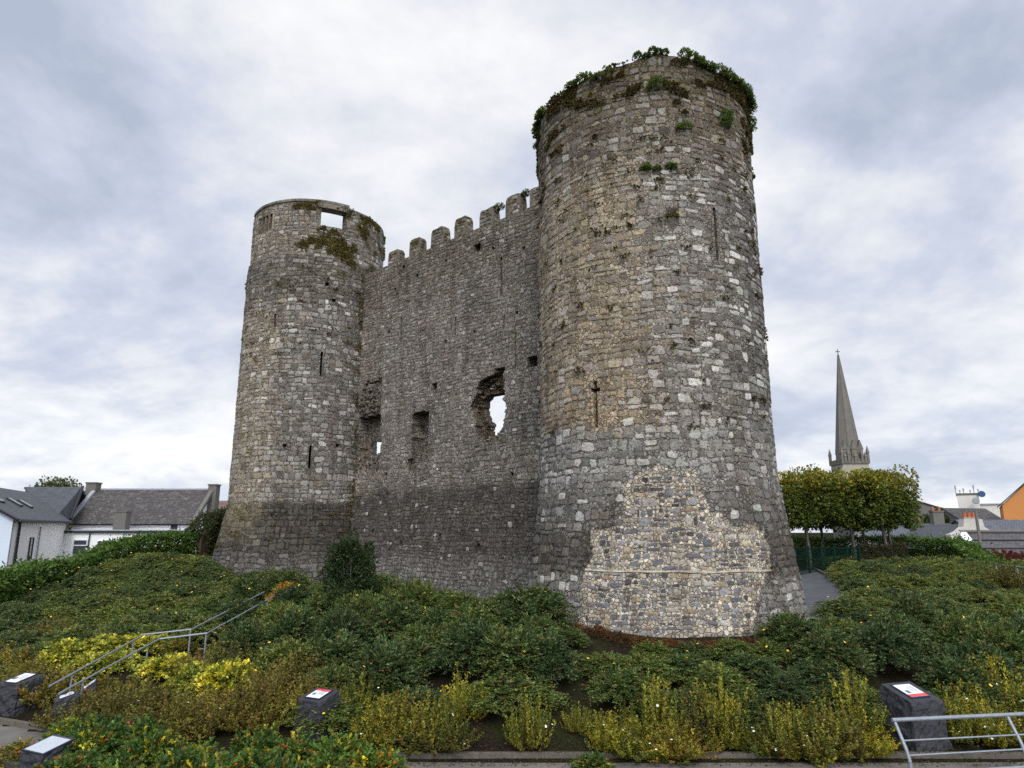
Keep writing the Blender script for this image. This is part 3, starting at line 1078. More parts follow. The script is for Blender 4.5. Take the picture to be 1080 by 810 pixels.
def breach(u, v):
    """how deep the wall is eaten away here: 0 none, 1 right through, else a shallow recess"""
    if not (h1 - 0.2 < v < h0 + 0.2): return 0
    ty = (h0 - v) / (h0 - h1)
    y = 394 + ty * 66
    a = interp([(q[0], q[1]) for q in BRE], y); b = interp([(q[0], q[2]) for q in BRE], y)
    ua, ub = wuv(a, y)[0], wuv(b, y)[0]
    j = 0.2 * nz(u * 2.2, v * 2.2, 31) + 0.14 * nz(u * 5, v * 5, 37)
    if not (ua + j < u < ub + j): return 0
    if y < 414: return 1.55
    if y > 459: return 1.5
    return 1 if u > ua + 0.25 + j else 1.5


def holeW(u, v):
    b_ = breach(u, v)
    if b_: return b_
    du, dv = .16 * nz(u * 2.6, v * 2.6, 51), .13 * nz(u * 2.6, v * 2.6, 71)
    for k in (4, 5, 3):
        r_ = RW[k]
        if r_[0] < u + du < r_[1] and r_[2] < v + dv < r_[3]: return r_[4]
    # broken facing around the two windows
    r_ = RW[5]
    if r_[0] - .25 < u + du * 2 < r_[1] - .1 and r_[3] - .1 < v + dv * 2 < r_[3] + 2.2 and u - r_[0] > (v - r_[3]) * .35: return 1.08 + .55 * abs(nz(u * 3.1, v * 3.1, 90))
    if r_[0] - .3 < u + du * 2 < r_[1] + .1 and r_[2] - 1.1 < v + dv < r_[2] + .1: return 1.06 + .4 * abs(nz(u * 3.1, v * 3.1, 91))
    r_ = RW[3]
    if r_[0] - .2 < u + du * 2 < r_[1] and r_[2] - .7 < v + dv < r_[2] + .1: return 1.3
    return in_rects(RW[:3] + RW[6:], u, v)


def colW(u, v, rnd):
    z = v + 0.7 * nz(u * 0.4, v * 0.4, 24)
    b = nz(u * 0.22, v * 0.3, 8)
    if z > 17.8:
        t = [(2, BROWN), (2.2, GREY), (1.2, DKGREY), (0.7, PALE), (0.5, TAN)]
    elif z > 6.2:
        t = [(3.2, GREY), (1.3, PALE), (1.3, DKGREY), (0.15, LIGHT), (1.3, BROWN), (0.7, TAN if b > 0 else DKGREY)]
        if u < 6.5: t += [(1.2, (0.26, 0.23, 0.19)), (1.0, BROWN)]
    elif z > 2.4:
        t = [(2.4, DBROWN), (2.2, DKGREY), (2.2, BROWN), (0.9, GREY), (0.28, LIGHT)]
    else:
        t = [(3, (0.17, 0.165, 0.16)), (1.5, DKGREY), (1.0, GREY), (0.5, PALE)]
    c = weighted(rnd, t)
    return jitc(mixc(c, zoneW(u, v), 0.66 if 1.6 < v < 5.9 and max(c) < .42 else 0.5 if max(c) < .42 else 0.4), rnd)


def zoneW(u, v):
    z = v + (0.5 if v < 8 else .45) * nz(u * 0.6, v * 0.9, 24)
    b = nz(u * 0.3, v * 0.3, 61)
    mid = mixc((0.225, 0.208, 0.185), (0.245, 0.215, 0.172), sm((7 - u) / 4) * .8 + .2 * max(0, b))
    mid = mixc(mid, (0.15, 0.143, 0.132), sm(b * 1.6 - .1))
    tab = [(0.0, (0.145, 0.14, 0.134)), (1.6, (0.13, 0.125, 0.119)), (2.8, (0.078, 0.073, 0.069)), (5.6, (0.072, 0.068, 0.063)), (6.2, mid), (16.5, mid), (18.5, (0.165, 0.15, 0.125)), (21, (0.15, 0.135, 0.105))]
    for (a, x), (c, y) in zip(tab, tab[1:]):
        if z <= c: return mixc(x, y, max(0, (z - a) / (c - a)))
    return tab[-1][1]


def coreW(u, v):
    if breach(u, v): return (0.20, 0.17, 0.13)
    return zoneW(u, v)


exu = [e for r in RW for e in r[:2]]; exv = [e for r in RW for e in r[2:4]]
bu0, bu1 = wuv(496, 430)[0], wuv(534, 430)[0]
for k in (3, 5):
    exu += [RW[k][0] - .4 + (RW[k][1] - RW[k][0] + .7) * i / 18 for i in range(19)]; exv += [RW[k][2] - 1.2 + (RW[k][3] - RW[k][2] + 3.5) * i / 34 for i in range(35)]
exu += [bu0 + (bu1 - bu0) * i / 34 for i in range(-2, 37)]; exv += [h1 + (h0 - h1) * i / 44 for i in range(-2, 47)]
us = lines(2.5, WLEN - 2.5, 0.35, exu); vs = lines(0.0, WTOP, 0.35, exv)
m = MB()
shell(m, us, vs, posW, inW, holeW, coreW)
wall = castle_part(m, "curtain_wall", CORE)
m = MB()
rnd = random.Random(77)
masonry(m, 3.2, WLEN - 3.2, 0.0, WTOP, (0.15, 0.36), (0.18, 0.52), lambda u, v: holeW(u, v) == 0 and in_rects(RW, u, v, 0.03) == 0, colW, posW, rnd, split=0.55, skip=0.09)
# broken masonry left standing in the breach
for k in range(150):
    u = rnd.uniform(bu0 - .1, bu1); v = rnd.uniform(h1 - .2, h0 + .2)
    br = breach(u, v)
    if br == 0 or (br == 1): continue
    s = rnd.uniform(0.08, 0.2)
    masonry(m, u, u + s * 1.6, v, v + s, (s, s), (s * 1.6, s * 1.7), lambda a, b: True, lambda a, b, r: jitc(weighted(r, [(2, BROWN), (2, (0.25, 0.20, 0.13)), (1, DBROWN), (1, GREY)]), r), lambda a, b, d: posW(a, b, d - rnd.uniform(0.2, 0.5)), rnd, split=0, skip=0, warp=0)
for k in range(420):
    r_ = RW[rnd.choice((3, 5))]
    u = rnd.uniform(r_[0] - .4, r_[1] + .2); v = rnd.uniform(r_[2] - 1.2, r_[3] + 2.2)
    h_ = holeW(u, v)
    if h_ <= 1.05: continue
    q_ = rnd.uniform(0.10, 0.22)
    masonry(m, u, u + q_ * 1.6, v, v + q_, (q_, q_), (q_ * 1.6, q_ * 1.7), lambda a, b: holeW(a, b) > 1.05, lambda a, b, r: jitc(weighted(r, [(2, BROWN), (1.2, (0.24, 0.20, 0.14)), (1.5, DKGREY), (1.6, GREY)]), r), lambda a, b, d, hh=h_ - 1: posW(a, b, d - hh + .02), rnd, split=0, skip=0, warp=0)
castle_part(m, "facing_stones", STONE, wall)

# merlons, each its own piece
MER = [(415.5, 272, 280), (438.5, 254.5, 0), (462.5, 243, 0), (487, 231.5, 0), (514.5, 217.5, 0), (542.5, 203.5, 0), (568.0, 190, 0)]
for k, (pxm, pym, _) in enumerate(MER):
    uc = wuv(pxm, pym + 6)[0] - 0.15
    rnd = random.Random(200 + k)
    w, t_, hgt = 1.08 + rnd.uniform(-.1, .08), 0.58, 1.2 + rnd.uniform(-.12, .08)
    if k == 0: hgt = 0.95
    z0 = WTOP
    m = MB()

    def mp_(x, y, z):    # x along, y outwards, z up
        p = WO + WD * (uc + x) + WN * (y - 0.02)
        return (p.x, p.y, z0 + z)
    # lumpy body
    g = 7
    rows = [0, 0.45, 0.78, 0.93, 1.0]
    sh = [1.0, 1.0, 0.96, 0.82, 0.55]
    ring = []
    for zz, s in zip(rows, sh):
        rr = []
        for (a, b) in ((-.5, 0), (-.2, 0), (.2, 0), (.5, 0), (.5, -.5), (.5, -1), (.1, -1), (-.5, -1), (-.5, -.5)):
            q = Vector((a * w * s, (b + 0.5) * t_ * s - 0.5 * t_, zz * hgt))
            n__ = 0.05 * nz(q.x * 3 + k * 7, q.y * 3, q.z * 3)
            rr.append(mp_(q.x + n__, q.y + n__, q.z + (n__ if zz > 0 else -0.1)))
        ring.append(rr)
    i0 = len(m.v)
    nr = 9
    for j, rr in enumerate(ring):
        m.v.extend(rr); m.c.extend([mixc((0.16, 0.145, 0.12), (0.085, 0.08, 0.03), 0 if j < 3 else 0.85)] * nr)
    for j in range(len(ring) - 1):
        for i in range(nr):
            m.f.append((i0 + j * nr + i, i0 + j * nr + (i + 1) % nr, i0 + (j + 1) * nr + (i + 1) % nr, i0 + (j + 1) * nr + i))
    m.f.append(tuple(i0 + (len(ring) - 1) * nr + i for i in range(nr)))
    # facing stones front and the end seen from the park
    cf = lambda u, v, r: jitc(weighted(r, [(2, BROWN), (2, GREY), (1, DKGREY), (0.6, PALE), (5.0 if v > hgt * 0.5 else 0.6, MOSS), (1.5 if v > hgt * .6 else 0, GREENM)]), r)
    masonry(m, -w / 2 + .02, w / 2 - .02, 0, hgt * 0.86, (0.15, 0.26), (0.2, 0.42), lambda u, v: abs(u) < w / 2 + .02 and v < hgt * .9, cf, lambda u, v, d: mp_(u, d + 0.015, v), rnd, skip=0.05, warp=0.02)
    masonry(m, -t_ + .03, -.02, 0, hgt * 0.84, (0.15, 0.26), (0.18, 0.36), lambda u, v: -t_ - .02 < u < 0.02 and v < hgt * .88, cf, lambda u, v, d: mp_(w / 2 + d + 0.01, u, v), rnd, skip=0.05, warp=0.02)
    masonry(m, -t_ + .03, -.02, 0, hgt * 0.84, (0.15, 0.26), (0.18, 0.36), lambda u, v: -t_ - .02 < u < 0.02 and v < hgt * .88, cf, lambda u, v, d: mp_(-w / 2 - d - 0.01, u, v), rnd, skip=0.05, warp=0.02)
    castle_part(m, "merlon", STONE, wall)

# moss cushions growing on the masonry: small tufts scattered over the stone faces
def flakes(posf, pts, pal, size, up=0.4, name="moss"):
    P = []; D = []
    for (u, z) in pts:
        p = posf(u, z, 0.03); q = posf(u, z, 0.4)
        P.append(p[:]); D.append((q - p)[:])
    P = np.array(P); D = unit(np.array(D)) + NR.normal(0, 0.6, (len(P), 3)); D[:, 2] += up
    s = NR.uniform(size * 0.6, size * 1.4, len(P))
    return leaf_quads(P, D, s, s * 0.8), pick_cols(len(P), pal)


pts = []
rnd = random.Random(5)
while len(pts) < 2300:
    u, z = rnd.uniform(-7, 7), rnd.uniform(20.2, 24.85)
    if mossL(u, z) and in_rects(RECT_L, u, z, 0.02) == 0: pts.append((u, z))
for k in range(150):
    u, z = rnd.uniform(-6.4, 6.4), rnd.uniform(14, 20.5) if k % 3 else rnd.uniform(2.6, 5.2)
    if in_rects(RECT_L, u, z, .05): continue
    for q in range(rnd.randint(6, 20)): pts.append((u + rnd.gauss(0, .14), z + rnd.gauss(0, .06)))
for k in range(900):  # dark crease between tower and wall, put in as flakes
    y = rnd.uniform(285, 560)
    u, z = sL(381 - (y - 290) * .045, y)
    if nz(z * .9, 5.0, 2) < -.12: continue
    pts.append((u + rnd.gauss(0, .15), z))
V, C = flakes(posL, pts, [(0.15, 0.125, 0.03), (0.11, 0.105, 0.025), (0.17, 0.14, 0.04), (0.09, 0.065, 0.03)], 0.11)
castle_part_o = link("moss", quads_mesh("moss", V, C), LEAFT, coreLo)
pts = []
while len(pts) < 6500:
    u, z = rnd.uniform(-8, 8), rnd.uniform(15.5, 21.6)
    s = u / 4.6
    a = nz(u * 0.9, z * 1.4, 44) + 0.5 * nz(u * 2.5, z * 3.5, 4) + (z - 20.5) * 0.17 - 0.10
    if s < -0.7 or s > 0.75: a += 0.18
    if a > 0.18: pts.append((u, z))
for k in range(110):      # dark weeds rooted in the joints
    u, z = rnd.uniform(-6.2, 6.2), rnd.uniform(7, 19) if k % 3 else rnd.uniform(13, 19)
    if in_rects(RECT_R, u, z, .05): continue
    for q in range(rnd.randint(5, 18)): pts.append((u + rnd.gauss(0, .09), z + rnd.gauss(0, .05)))
V, C = flakes(posR, pts, [(0.09, 0.075, 0.022), (0.06, 0.07, 0.02), (0.11, 0.08, 0.03), (0.055, 0.042, 0.02)], 0.11)
link("moss", quads_mesh("moss", V, C), LEAFT, coreRo)


# ------------------------------------------------------------------ plants
def tuft(n, r, size, pal, up=0.8, flat=0.7):
    D = NR.normal(0, 1, (n, 3)); D[:, 2] = np.abs(D[:, 2]) * flat; D = unit(D)
    P = D * (NR.uniform(0.2, 1, (n, 1)) ** 0.6) * r
    s = NR.uniform(size * .7, size * 1.3, n)
    return leaf_quads(P, D + NR.normal(0, .5, (n, 3)), s, s * 0.5, up), pick_cols(n, pal)


FERN = [(0.08, 0.14, 0.025), (0.12, 0.19, 0.035), (0.05, 0.09, 0.018), (0.15, 0.18, 0.035)]


def wall_plant(posf, spots, label, cat="plant", pal=FERN, r=0.28, n=330, size=0.085):
    """one plant rooted along the given (u,z) spots of a tower"""
    c0 = posf(spots[0][0], spots[0][1], 0.0)
    Vs = []; Cs = []
    for (u, z, k) in spots:
        V, C = tuft(int(n * k), r * k, size, pal)
        V = V + np.array((posf(u, z, 0.05) - c0)[:])
        Vs.append(V); Cs.append(C)
    o = link("wall_plant", quads_mesh("wall_plant", np.concatenate(Vs), np.concatenate(Cs)), LEAFT, None, c0)
    return tag(o, label, cat, "plants growing on the tower tops")


rnd = random.Random(21)


def rim(s0, s1, n, k0=0.7, k1=1.2, dz=0.0):
    return [(4.6 * (s0 + (s1 - s0) * i / max(1, n - 1)) + rnd.uniform(-.1, .1), topR(4.6 * (s0 + (s1 - s0) * i / max(1, n - 1))) + dz + rnd.uniform(-.08, .08), rnd.uniform(k0, k1)) for i in range(n)]


wall_plant(posR, rim(0.42, 1.05, 13, 0.8, 1.4), "long bushy green fringe hanging over the right rim of the tall tower", r=0.22)
wall_plant(posR, rim(1.12, 1.42, 9, 1.0, 1.5, -0.1) + [(4.6 * 1.38, 20.6, 1.2), (4.6 * 1.34, 20.2, 1.0)], "bright green clump hanging off the right edge of the tall tower top", r=0.26)
wall_plant(posR, rim(-1.42, -1.08, 9, 0.8, 1.25, -0.05) + [(-4.6 * 1.40, 20.7, 0.9), (-4.6 * 1.3, 20.9, 0.9)], "dark green clump at the left edge of the tall tower top", r=0.23)
wall_plant(posR, rim(-0.62, -0.45, 4, 0.8, 1.1), "small round green bush on the rim left of the tall tower's highest point", r=0.25)
wall_plant(posR, rim(-0.36, -0.26, 3, 0.6, 0.9, -0.3), "yellowish green tuft just below the rim of the tall tower", pal=[(0.13, 0.15, 0.03), (0.09, 0.11, 0.02)])
wall_plant(posR, rim(0.02, 0.22, 5, 0.6, 0.9), "low green tuft on the highest point of the tall tower rim", r=0.2)
wall_plant(posR, [(4.6 * 0.15, 20.4, 1.3), (4.6 * 0.12, 20.25, 0.9)], "green tuft on the tower face below its highest point")
wall_plant(posR, [(4.6 * 0.78, 19.3, 1.3), (4.6 * 0.79, 19.55, 1.1), (4.6 * .77, 19.1, 1.0)], "green plant on the upper right face of the tall tower")
wall_plant(posR, [(4.6 * 0.37, 18.6, 1.0), (4.6 * 0.33, 18.5, .8)], "small fern on the middle of the upper tower face")
wall_plant(posR, [(4.6 * 0.22, 14.9, 0.9)], "lone light green tuft halfway up the tall tower above the white stones", pal=[(0.12, 0.13, 0.03), (0.10, 0.09, 0.02)])
wall_plant(posR, [(4.6 * (.02 + .23 * i / 9), 16.9 + .06 * sin(i), .5) for i in (0, 1, 4, 8, 9)], "thin row of ferns along a ledge on the upper tower face", size=0.1)
uu, zz = wuv(566, 196)
for (u, z, lab) in ((wuv(549, 205)[0] + .2, WTOP + 1.0, "leafy green tuft on the sixth battlement from the far tower"), (wuv(520, 222)[0] + .2, WTOP + 0.9, "grassy green tuft on the fifth battlement from the far tower"), (wuv(407, 284)[0], WTOP - 0.2, "mossy clump where the wall top meets the far tower")):
    o = wall_plant(lambda a, b, d: posW(a, b, d - 0.35), [(u, z, 1.0), (u - .2, z, .7)], lab, pal=[(0.10, 0.12, 0.02), (0.07, 0.09, 0.02), (0.11, 0.09, 0.02)], r=0.3)
    o["group"] = "plants growing on the wall top"
o = wall_plant(posL, [(sL(390, 287)[0], 20.8, 1.2), (sL(391, 292)[0], 20.2, 1.3), (sL(390, 300)[0], 19.6, 1.1), (sL(388, 310)[0], 18.9, .8)], "brown green creeper at the joint of the far tower and the wall", pal=[(0.08, 0.065, 0.02), (0.06, 0.06, 0.02)], r=0.36)


# --- shrubs: mesh variants made once
def feathery(seed, nshoot=640, nleaf=16, R=1.0, H=0.82, leaf=0.066, wid=0.027, pal=None, w=None):
    global NR
    NR = np.random.default_rng(seed)
    n = nshoot
    az = NR.uniform(0, 2 * pi, n); el = np.arcsin(NR.uniform(0.02, 1, n) ** 0.8)
    rad = (0.86 + 0.22 * np.array([nz(cos(a) * 2, sin(a) * 2, seed + e * 2) for a, e in zip(az, el)])) * NR.uniform(0.78, 1.08, n)
    tip = np.stack([np.cos(az) * np.cos(el) * R * rad, np.sin(az) * np.cos(el) * R * rad, np.sin(el) * H * rad + 0.05], 1)
    base = np.stack([np.cos(az), np.sin(az), np.zeros(n)], 1) * NR.uniform(0.05, 0.5, (n, 1)) * R * 0.6
    base[:, 2] = tip[:, 2] * NR.uniform(0.1, 0.6, n)
    t = np.linspace(0.42, 1, nleaf)
    P = base[:, None, :] * (1 - t)[None, :, None] + tip[:, None, :] * t[None, :, None]
    P[:, :, 2] += (np.sin(t * pi) * 0.10)[None, :]
    fwd = unit(tip - base); fwd[:, 2] *= 0.6; fwd = unit(fwd)
    side = unit(np.cross(fwd, np.array([0, 0, 1.0])))
    sg = np.where(np.arange(nleaf) % 2 == 0, 1, -1)[None, :, None]
    D = fwd[:, None, :] * 0.75 + side[:, None, :] * sg * 0.8 + NR.normal(0, 0.28, (n, nleaf, 3))
    tint = pick_cols(n, pal, w, 0.2)
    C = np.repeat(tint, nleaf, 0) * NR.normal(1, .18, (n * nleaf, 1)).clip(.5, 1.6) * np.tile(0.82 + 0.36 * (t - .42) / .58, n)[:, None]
    P = P.reshape(-1, 3); D = D.reshape(-1, 3)
    s = NR.uniform(leaf * .7, leaf * 1.3, len(P))
    return quads_mesh("shrub", leaf_quads(P, D, s, wid, up=1.0), C)


def upright(seed, nshoot=100, nleaf=44, R=0.95, H=1.0, leaf=0.066, wid=0.042, pal=None, w=None, lean=0.95):
    global NR
    NR = np.random.default_rng(seed)
    n = nshoot
    az = NR.uniform(0, 2 * pi, n); q = NR.uniform(0, 1, n) ** 0.6
    hh = H * (1 - 0.45 * q ** 1.6) * NR.uniform(0.42, 1.3, n)
    base = np.stack([np.cos(az) * q * R * .28, np.sin(az) * q * R * .28, np.zeros(n)], 1)
    tip = np.stack([np.cos(az) * q * R * lean, np.sin(az) * q * R * lean, hh], 1) + NR.normal(0, .08, (n, 3))
    t = np.linspace(0.16, 1, nleaf)
    P = base[:, None, :] * (1 - t)[None, :, None] + tip[:, None, :] * t[None, :, None]
    rad = np.stack([np.cos(az), np.sin(az), np.zeros(n)], 1)
    P += rad[:, None, :] * (np.sin(t * pi) * 0.16 * R)[None, :, None] * q[:, None, None]
    fwd = unit(tip - base)
    ang = NR.uniform(0, 2 * pi, (n, nleaf))
    D = fwd[:, None, :] * 0.5 + np.stack([np.cos(ang), np.sin(ang), NR.uniform(-.1, .5, (n, nleaf))], 2) * 0.8
    P = P + NR.normal(0, 0.018, P.shape)
    tint = pick_cols(n, pal, w, 0.2)
    C = np.repeat(tint, nleaf, 0) * NR.normal(1, .2, (n * nleaf, 1)).clip(.5, 1.7)
    s = NR.uniform(leaf * .7, leaf * 1.35, n * nleaf)
    V = leaf_quads(P.reshape(-1, 3), D.reshape(-1, 3), s, wid, up=0.6)
    # the bare lower stems
    St = np.zeros((n, 4, 3)); mid = base * .55 + tip * .45
    o = np.cross(fwd, np.array([0.3, 1, 0])) * 0.008
    St[:, 0] = base - o; St[:, 1] = base + o; St[:, 2] = mid + o; St[:, 3] = mid - o
    V = np.concatenate([V, St]); C = np.concatenate([C, np.tile([[0.07, 0.045, 0.025]], (n, 1))])
    return quads_mesh("shrub", V, C)


DK = [(0.077, 0.124, 0.036), (0.109, 0.162, 0.051), (0.051, 0.089, 0.028), (0.147, 0.191, 0.067), (0.140, 0.138, 0.047)]
OLV = [(0.130, 0.175, 0.055), (0.099, 0.148, 0.052), (0.170, 0.205, 0.066), (0.071, 0.112, 0.041), (0.157, 0.153, 0.046)]
GLD = [(0.227, 0.227, 0.030), (0.162, 0.178, 0.026), (0.302, 0.270, 0.032), (0.108, 0.135, 0.022), (0.205, 0.178, 0.027)]
OGLD = [(0.168, 0.155, 0.031), (0.134, 0.130, 0.029), (0.207, 0.179, 0.034), (0.106, 0.099, 0.027), (0.179, 0.123, 0.031)]
YEL = [(0.50, 0.46, 0.05), (0.40, 0.40, 0.05), (0.12, 0.17, 0.03), (0.58, 0.52, 0.08), (0.22, 0.26, 0.04)]
ROSE = [(0.063, 0.121, 0.023), (0.086, 0.149, 0.029), (0.040, 0.081, 0.018), (0.414, 0.345, 0.023), (0.184, 0.196, 0.023), (0.276, 0.115, 0.023)]
RED = [(0.16, 0.055, 0.02), (0.11, 0.04, 0.022), (0.19, 0.08, 0.025), (0.07, 0.06, 0.02)]

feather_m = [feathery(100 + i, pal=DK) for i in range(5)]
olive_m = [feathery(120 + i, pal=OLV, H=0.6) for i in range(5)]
gold_m = [upright(140 + i, pal=GLD) for i in range(4)]
ogold_m = [upright(150 + i, pal=OGLD, nshoot=170, R=1.1, H=.9, lean=1.05) for i in range(4)]
yel_m = [feathery(160 + i, nshoot=260, nleaf=8, H=.6, leaf=.11, wid=.07, pal=YEL) for i in range(3)]
rose_m = [feathery(170 + i, nshoot=380, nleaf=10, H=.85, leaf=.088, wid=.055, pal=ROSE, w=[3, 3, 3, .8, 1, .5]) for i in range(4)]
red_m = [feathery(180 + i, nshoot=260, nleaf=9, H=.45, leaf=.06, wid=.03, pal=RED) for i in range(2)]
juni_m = [feathery(190 + i, nshoot=360, nleaf=14, H=.6, leaf=.05, wid=.016, pal=[(0.016, 0.03, 0.014), (0.022, 0.042, 0.018)]) for i in range(2)]
orange_m = [feathery(195, nshoot=200, nleaf=9, H=.7, leaf=.09, wid=.05, pal=[(0.45, 0.16, 0.02), (0.40, 0.26, 0.03), (0.30, 0.22, 0.03)])]
yellowing_m = [feathery(196, nshoot=230, nleaf=9, H=.8, leaf=.09, wid=.045, pal=[(0.32, 0.22, 0.03), (0.16, 0.15, 0.03), (0.08, 0.10, 0.02)])]


def flower_mesh(name, r):
    m_ = MB()
    for k in range(5):
        a = 2 * pi * k / 5
        d = Vector((cos(a), sin(a), 0.45)); s = Vector((-sin(a), cos(a), 0))
        m_.face([Vector((0, 0, 0)), d * r * .6 - s * r * .45, d * r * 1.05, d * r * .6 + s * r * .45])
    return m_.mesh(name)


def hip_mesh():
    m_ = MB()
    m_.tube([(0, 0, -.022), (0, 0, -.012), (0, 0, .006), (0, 0, .02), (0, 0, .03)], [.004, .018, .022, .014, .005], 7)
    return m_.mesh("rosehip", True)


FL = flower_mesh("flower", 0.044); FL.materials.append(PETAL)
FLW = flower_mesh("blossom", 0.032); FLW.materials.append(PETALW)
HP = hip_mesh(); HP.materials.append(HIP)

SH = random.Random(99)


def shrub(meshes, p, R, H, label, group, nfl=0, flower=None, cat="shrub", name="shrub", sink=0.08):
    me = SH.choice(meshes)
    o = link(name, me, LEAF, None, (p[0], p[1], ground(p[0], p[1]) - sink), SH.uniform(0, 2 * pi))
    o.scale = (R * SH.uniform(.92, 1.1), R * SH.uniform(.92, 1.1), H)
    tag(o, label, cat, group)
    for k in range(nfl):
        a = SH.uniform(pi, 2 * pi) - o.rotation_euler[2]; e = SH.uniform(0.25, 1.2)
        co = Vector((cos(a) * cos(e) * 0.9, sin(a) * cos(e) * 0.9, (sin(e) * 0.74) + .1))
        f = bpy.data.objects.new(flower.name, flower)
        COL.objects.link(f); f.parent = o
        f.location = co
        f.scale = (1 / o.scale[0], 1 / o.scale[1], 1 / o.scale[2])
        f.rotation_euler = (SH.uniform(-.3, .9), SH.uniform(-.5, .5), SH.uniform(0, 3))
    return o


for lst in (feather_m, olive_m, gold_m, ogold_m, yel_m, rose_m, red_m, juni_m, orange_m, yellowing_m):
    for me in lst: me.materials.append(LEAF)

taken = []


def free(x, y, d):
    return all((x - a) ** 2 + (y - b) ** 2 > d * d for a, b in taken)


def wall_dist(x, y):
    return (Vector((x, y, 0)) - WO).dot(WN)


def clear_of_castle(x, y):
    if hypot(x - TR.x, y - TR.y) < 6.3: return False
    if hypot(x - TL.x, y - TL.y) < 6.3: return False
    if x < 4.5 and x > -13 and wall_dist(x, y) < 4.9: return False
    if 27.6 < y < 47 and 8 < x < interp_(RPR, y) + .8: return False
    return True


# staircase line, kept free
ST0 = at_z(74, 752, -1.7); ST1 = at_z(290, 646, 0.5)


def near_stairs(x, y, w):
    d = ST1 - ST0; L2 = d.x ** 2 + d.y ** 2
    t = ((x - ST0.x) * d.x + (y - ST0.y) * d.y) / L2
    if t < -0.05 or t > 1.05: return False
    return hypot(x - ST0.x - d.x * t, y - ST0.y - d.y * t) < w


def keep_free(p):
    taken.append((p.x, p.y)); taken.append((p.x - .4, p.y - 1.0)); taken.append((p.x + .4, p.y - .6))
    return p


# yellow variegated patches by the stairs
ROW = "bright yellow leaved shrub in the row above the lower stair rail"
for (x, y, R, H, lab) in ((56, 704, .8, .8, ROW), (75, 700, .9, 1.0, ROW), (92, 712, .8, .8, ROW), (105, 695, .95, 1.0, ROW), (140, 690, .95, .95, ROW), (122, 706, .8, .8, ROW), (165, 686, .8, .7, ROW),
                          (175, 716, .85, 1.0, "yellow green leafy shrub just below the stair landing"), (240, 733, .85, 1.25, "tallest bright yellow shrub right of the stair landing"), (207, 731, .8, 1.0, "bright yellow shrub between the landing shrub and the tallest one")):
    p = on_ground(x, y); taken.append((p.x, p.y)); taken.append((p.x + .3, p.y - .9))
    shrub(yel_m, p, R * 1.3, H * 1.4, lab, "yellow leaved shrubs by the stairs", name="variegated_shrub")
shrub(yellowing_m, keep_free(on_ground(105, 735)), .8, .9, "yellowing shrub between the lower stair rails", "yellowing shrubs along the stairs", name="yellowing_shrub")
shrub(yellowing_m, keep_free(on_ground(243, 690)), .7, .9, "yellowing shrub beside the upper stair rail", "yellowing shrubs along the stairs", name="yellowing_shrub")
shrub(yellowing_m, keep_free(on_ground(188, 690)), .9, .8, "greenish yellow shrub between the two stair flights", "yellowing shrubs along the stairs", name="yellowing_shrub")
shrub(orange_m, keep_free(on_ground(300, 640)), 1.0, 1.7, "orange leaved shrub at the top of the stairs", None, name="orange_shrub")
# mid bank of dark green flowering shrubs below the castle
def front_kind(x, y):
    return y - kerb_y(x)


for i in range(4000):
    x, y = SH.uniform(-13, 19), SH.uniform(18.4, 36)
    d = front_kind(x, y)
    if d < (1.2 if x < 0.6 or x > 2.4 else 2.3) or near_stairs(x, y, 1.9) or not clear_of_castle(x, y) or not free(x, y, 0.92 if 0.5 < x < 9 else 1.28): continue
    if x > 9.5 and y > 25.5: continue
    if x < -5.5 and d < 4.2: continue
    if abs(x / y) > 0.80: continue
    if 2.0 < x < 8.2 and y > 21.7: continue
    h = SH.uniform(1.1, 2.0)
    if d < 2.1: h = SH.uniform(.8, 1.25)
    if wall_dist(x, y) < 6.0 and x < 3: h = SH.uniform(.5, .8)
    if 8.6 < x < 13.5 and y > 24.2: h = SH.uniform(.5, .68)
    if 1.5 < x < 8.5: h = SH.uniform(.85, 1.15) if y < 20.6 else SH.uniform(.55, .75)
    taken.append((x, y))
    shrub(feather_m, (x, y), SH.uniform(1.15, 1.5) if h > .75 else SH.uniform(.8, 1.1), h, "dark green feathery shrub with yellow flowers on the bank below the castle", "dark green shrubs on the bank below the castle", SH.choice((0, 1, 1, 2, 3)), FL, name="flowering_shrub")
# spreading olive-green shrubs on the right-hand shoulder
for i in range(5000):
    x, y = SH.uniform(9.5, 31), SH.uniform(25.0, 47)
    if not clear_of_castle(x, y) or not free(x, y, 1.25) or x / y > 0.80: continue
    taken.append((x, y))
    shrub(olive_m, (x, y), SH.uniform(1.1, 1.5), SH.uniform(.9, 1.6), "low spreading olive green shrub on the shoulder right of the tall tower", "olive green shrubs on the right shoulder", SH.choice((0, 0, 0, 1, 1)), FL, name="spreading_shrub")
# and on the slope left of the stairs
for i in range(5000):
    x, y = SH.uniform(-30, -8), SH.uniform(23.5, 47)
    if not clear_of_castle(x, y) or near_stairs(x, y, 2.0) or not free(x, y, 1.25) or x / y < -0.84: continue
    if y - ST0.y < (x - ST0.x) * 1.0 + 3.0: continue
    if x < -23.6 + max(0, y - 44) * .3: continue
    taken.append((x, y))
    shrub(olive_m, (x, y), SH.uniform(1.1, 1.5), SH.uniform(.9, 1.6), "low spreading olive green shrub on the slope left of the stairs", "olive green shrubs left of the stairs", SH.choice((0, 0, 1, 2)), FL, name="spreading_shrub")

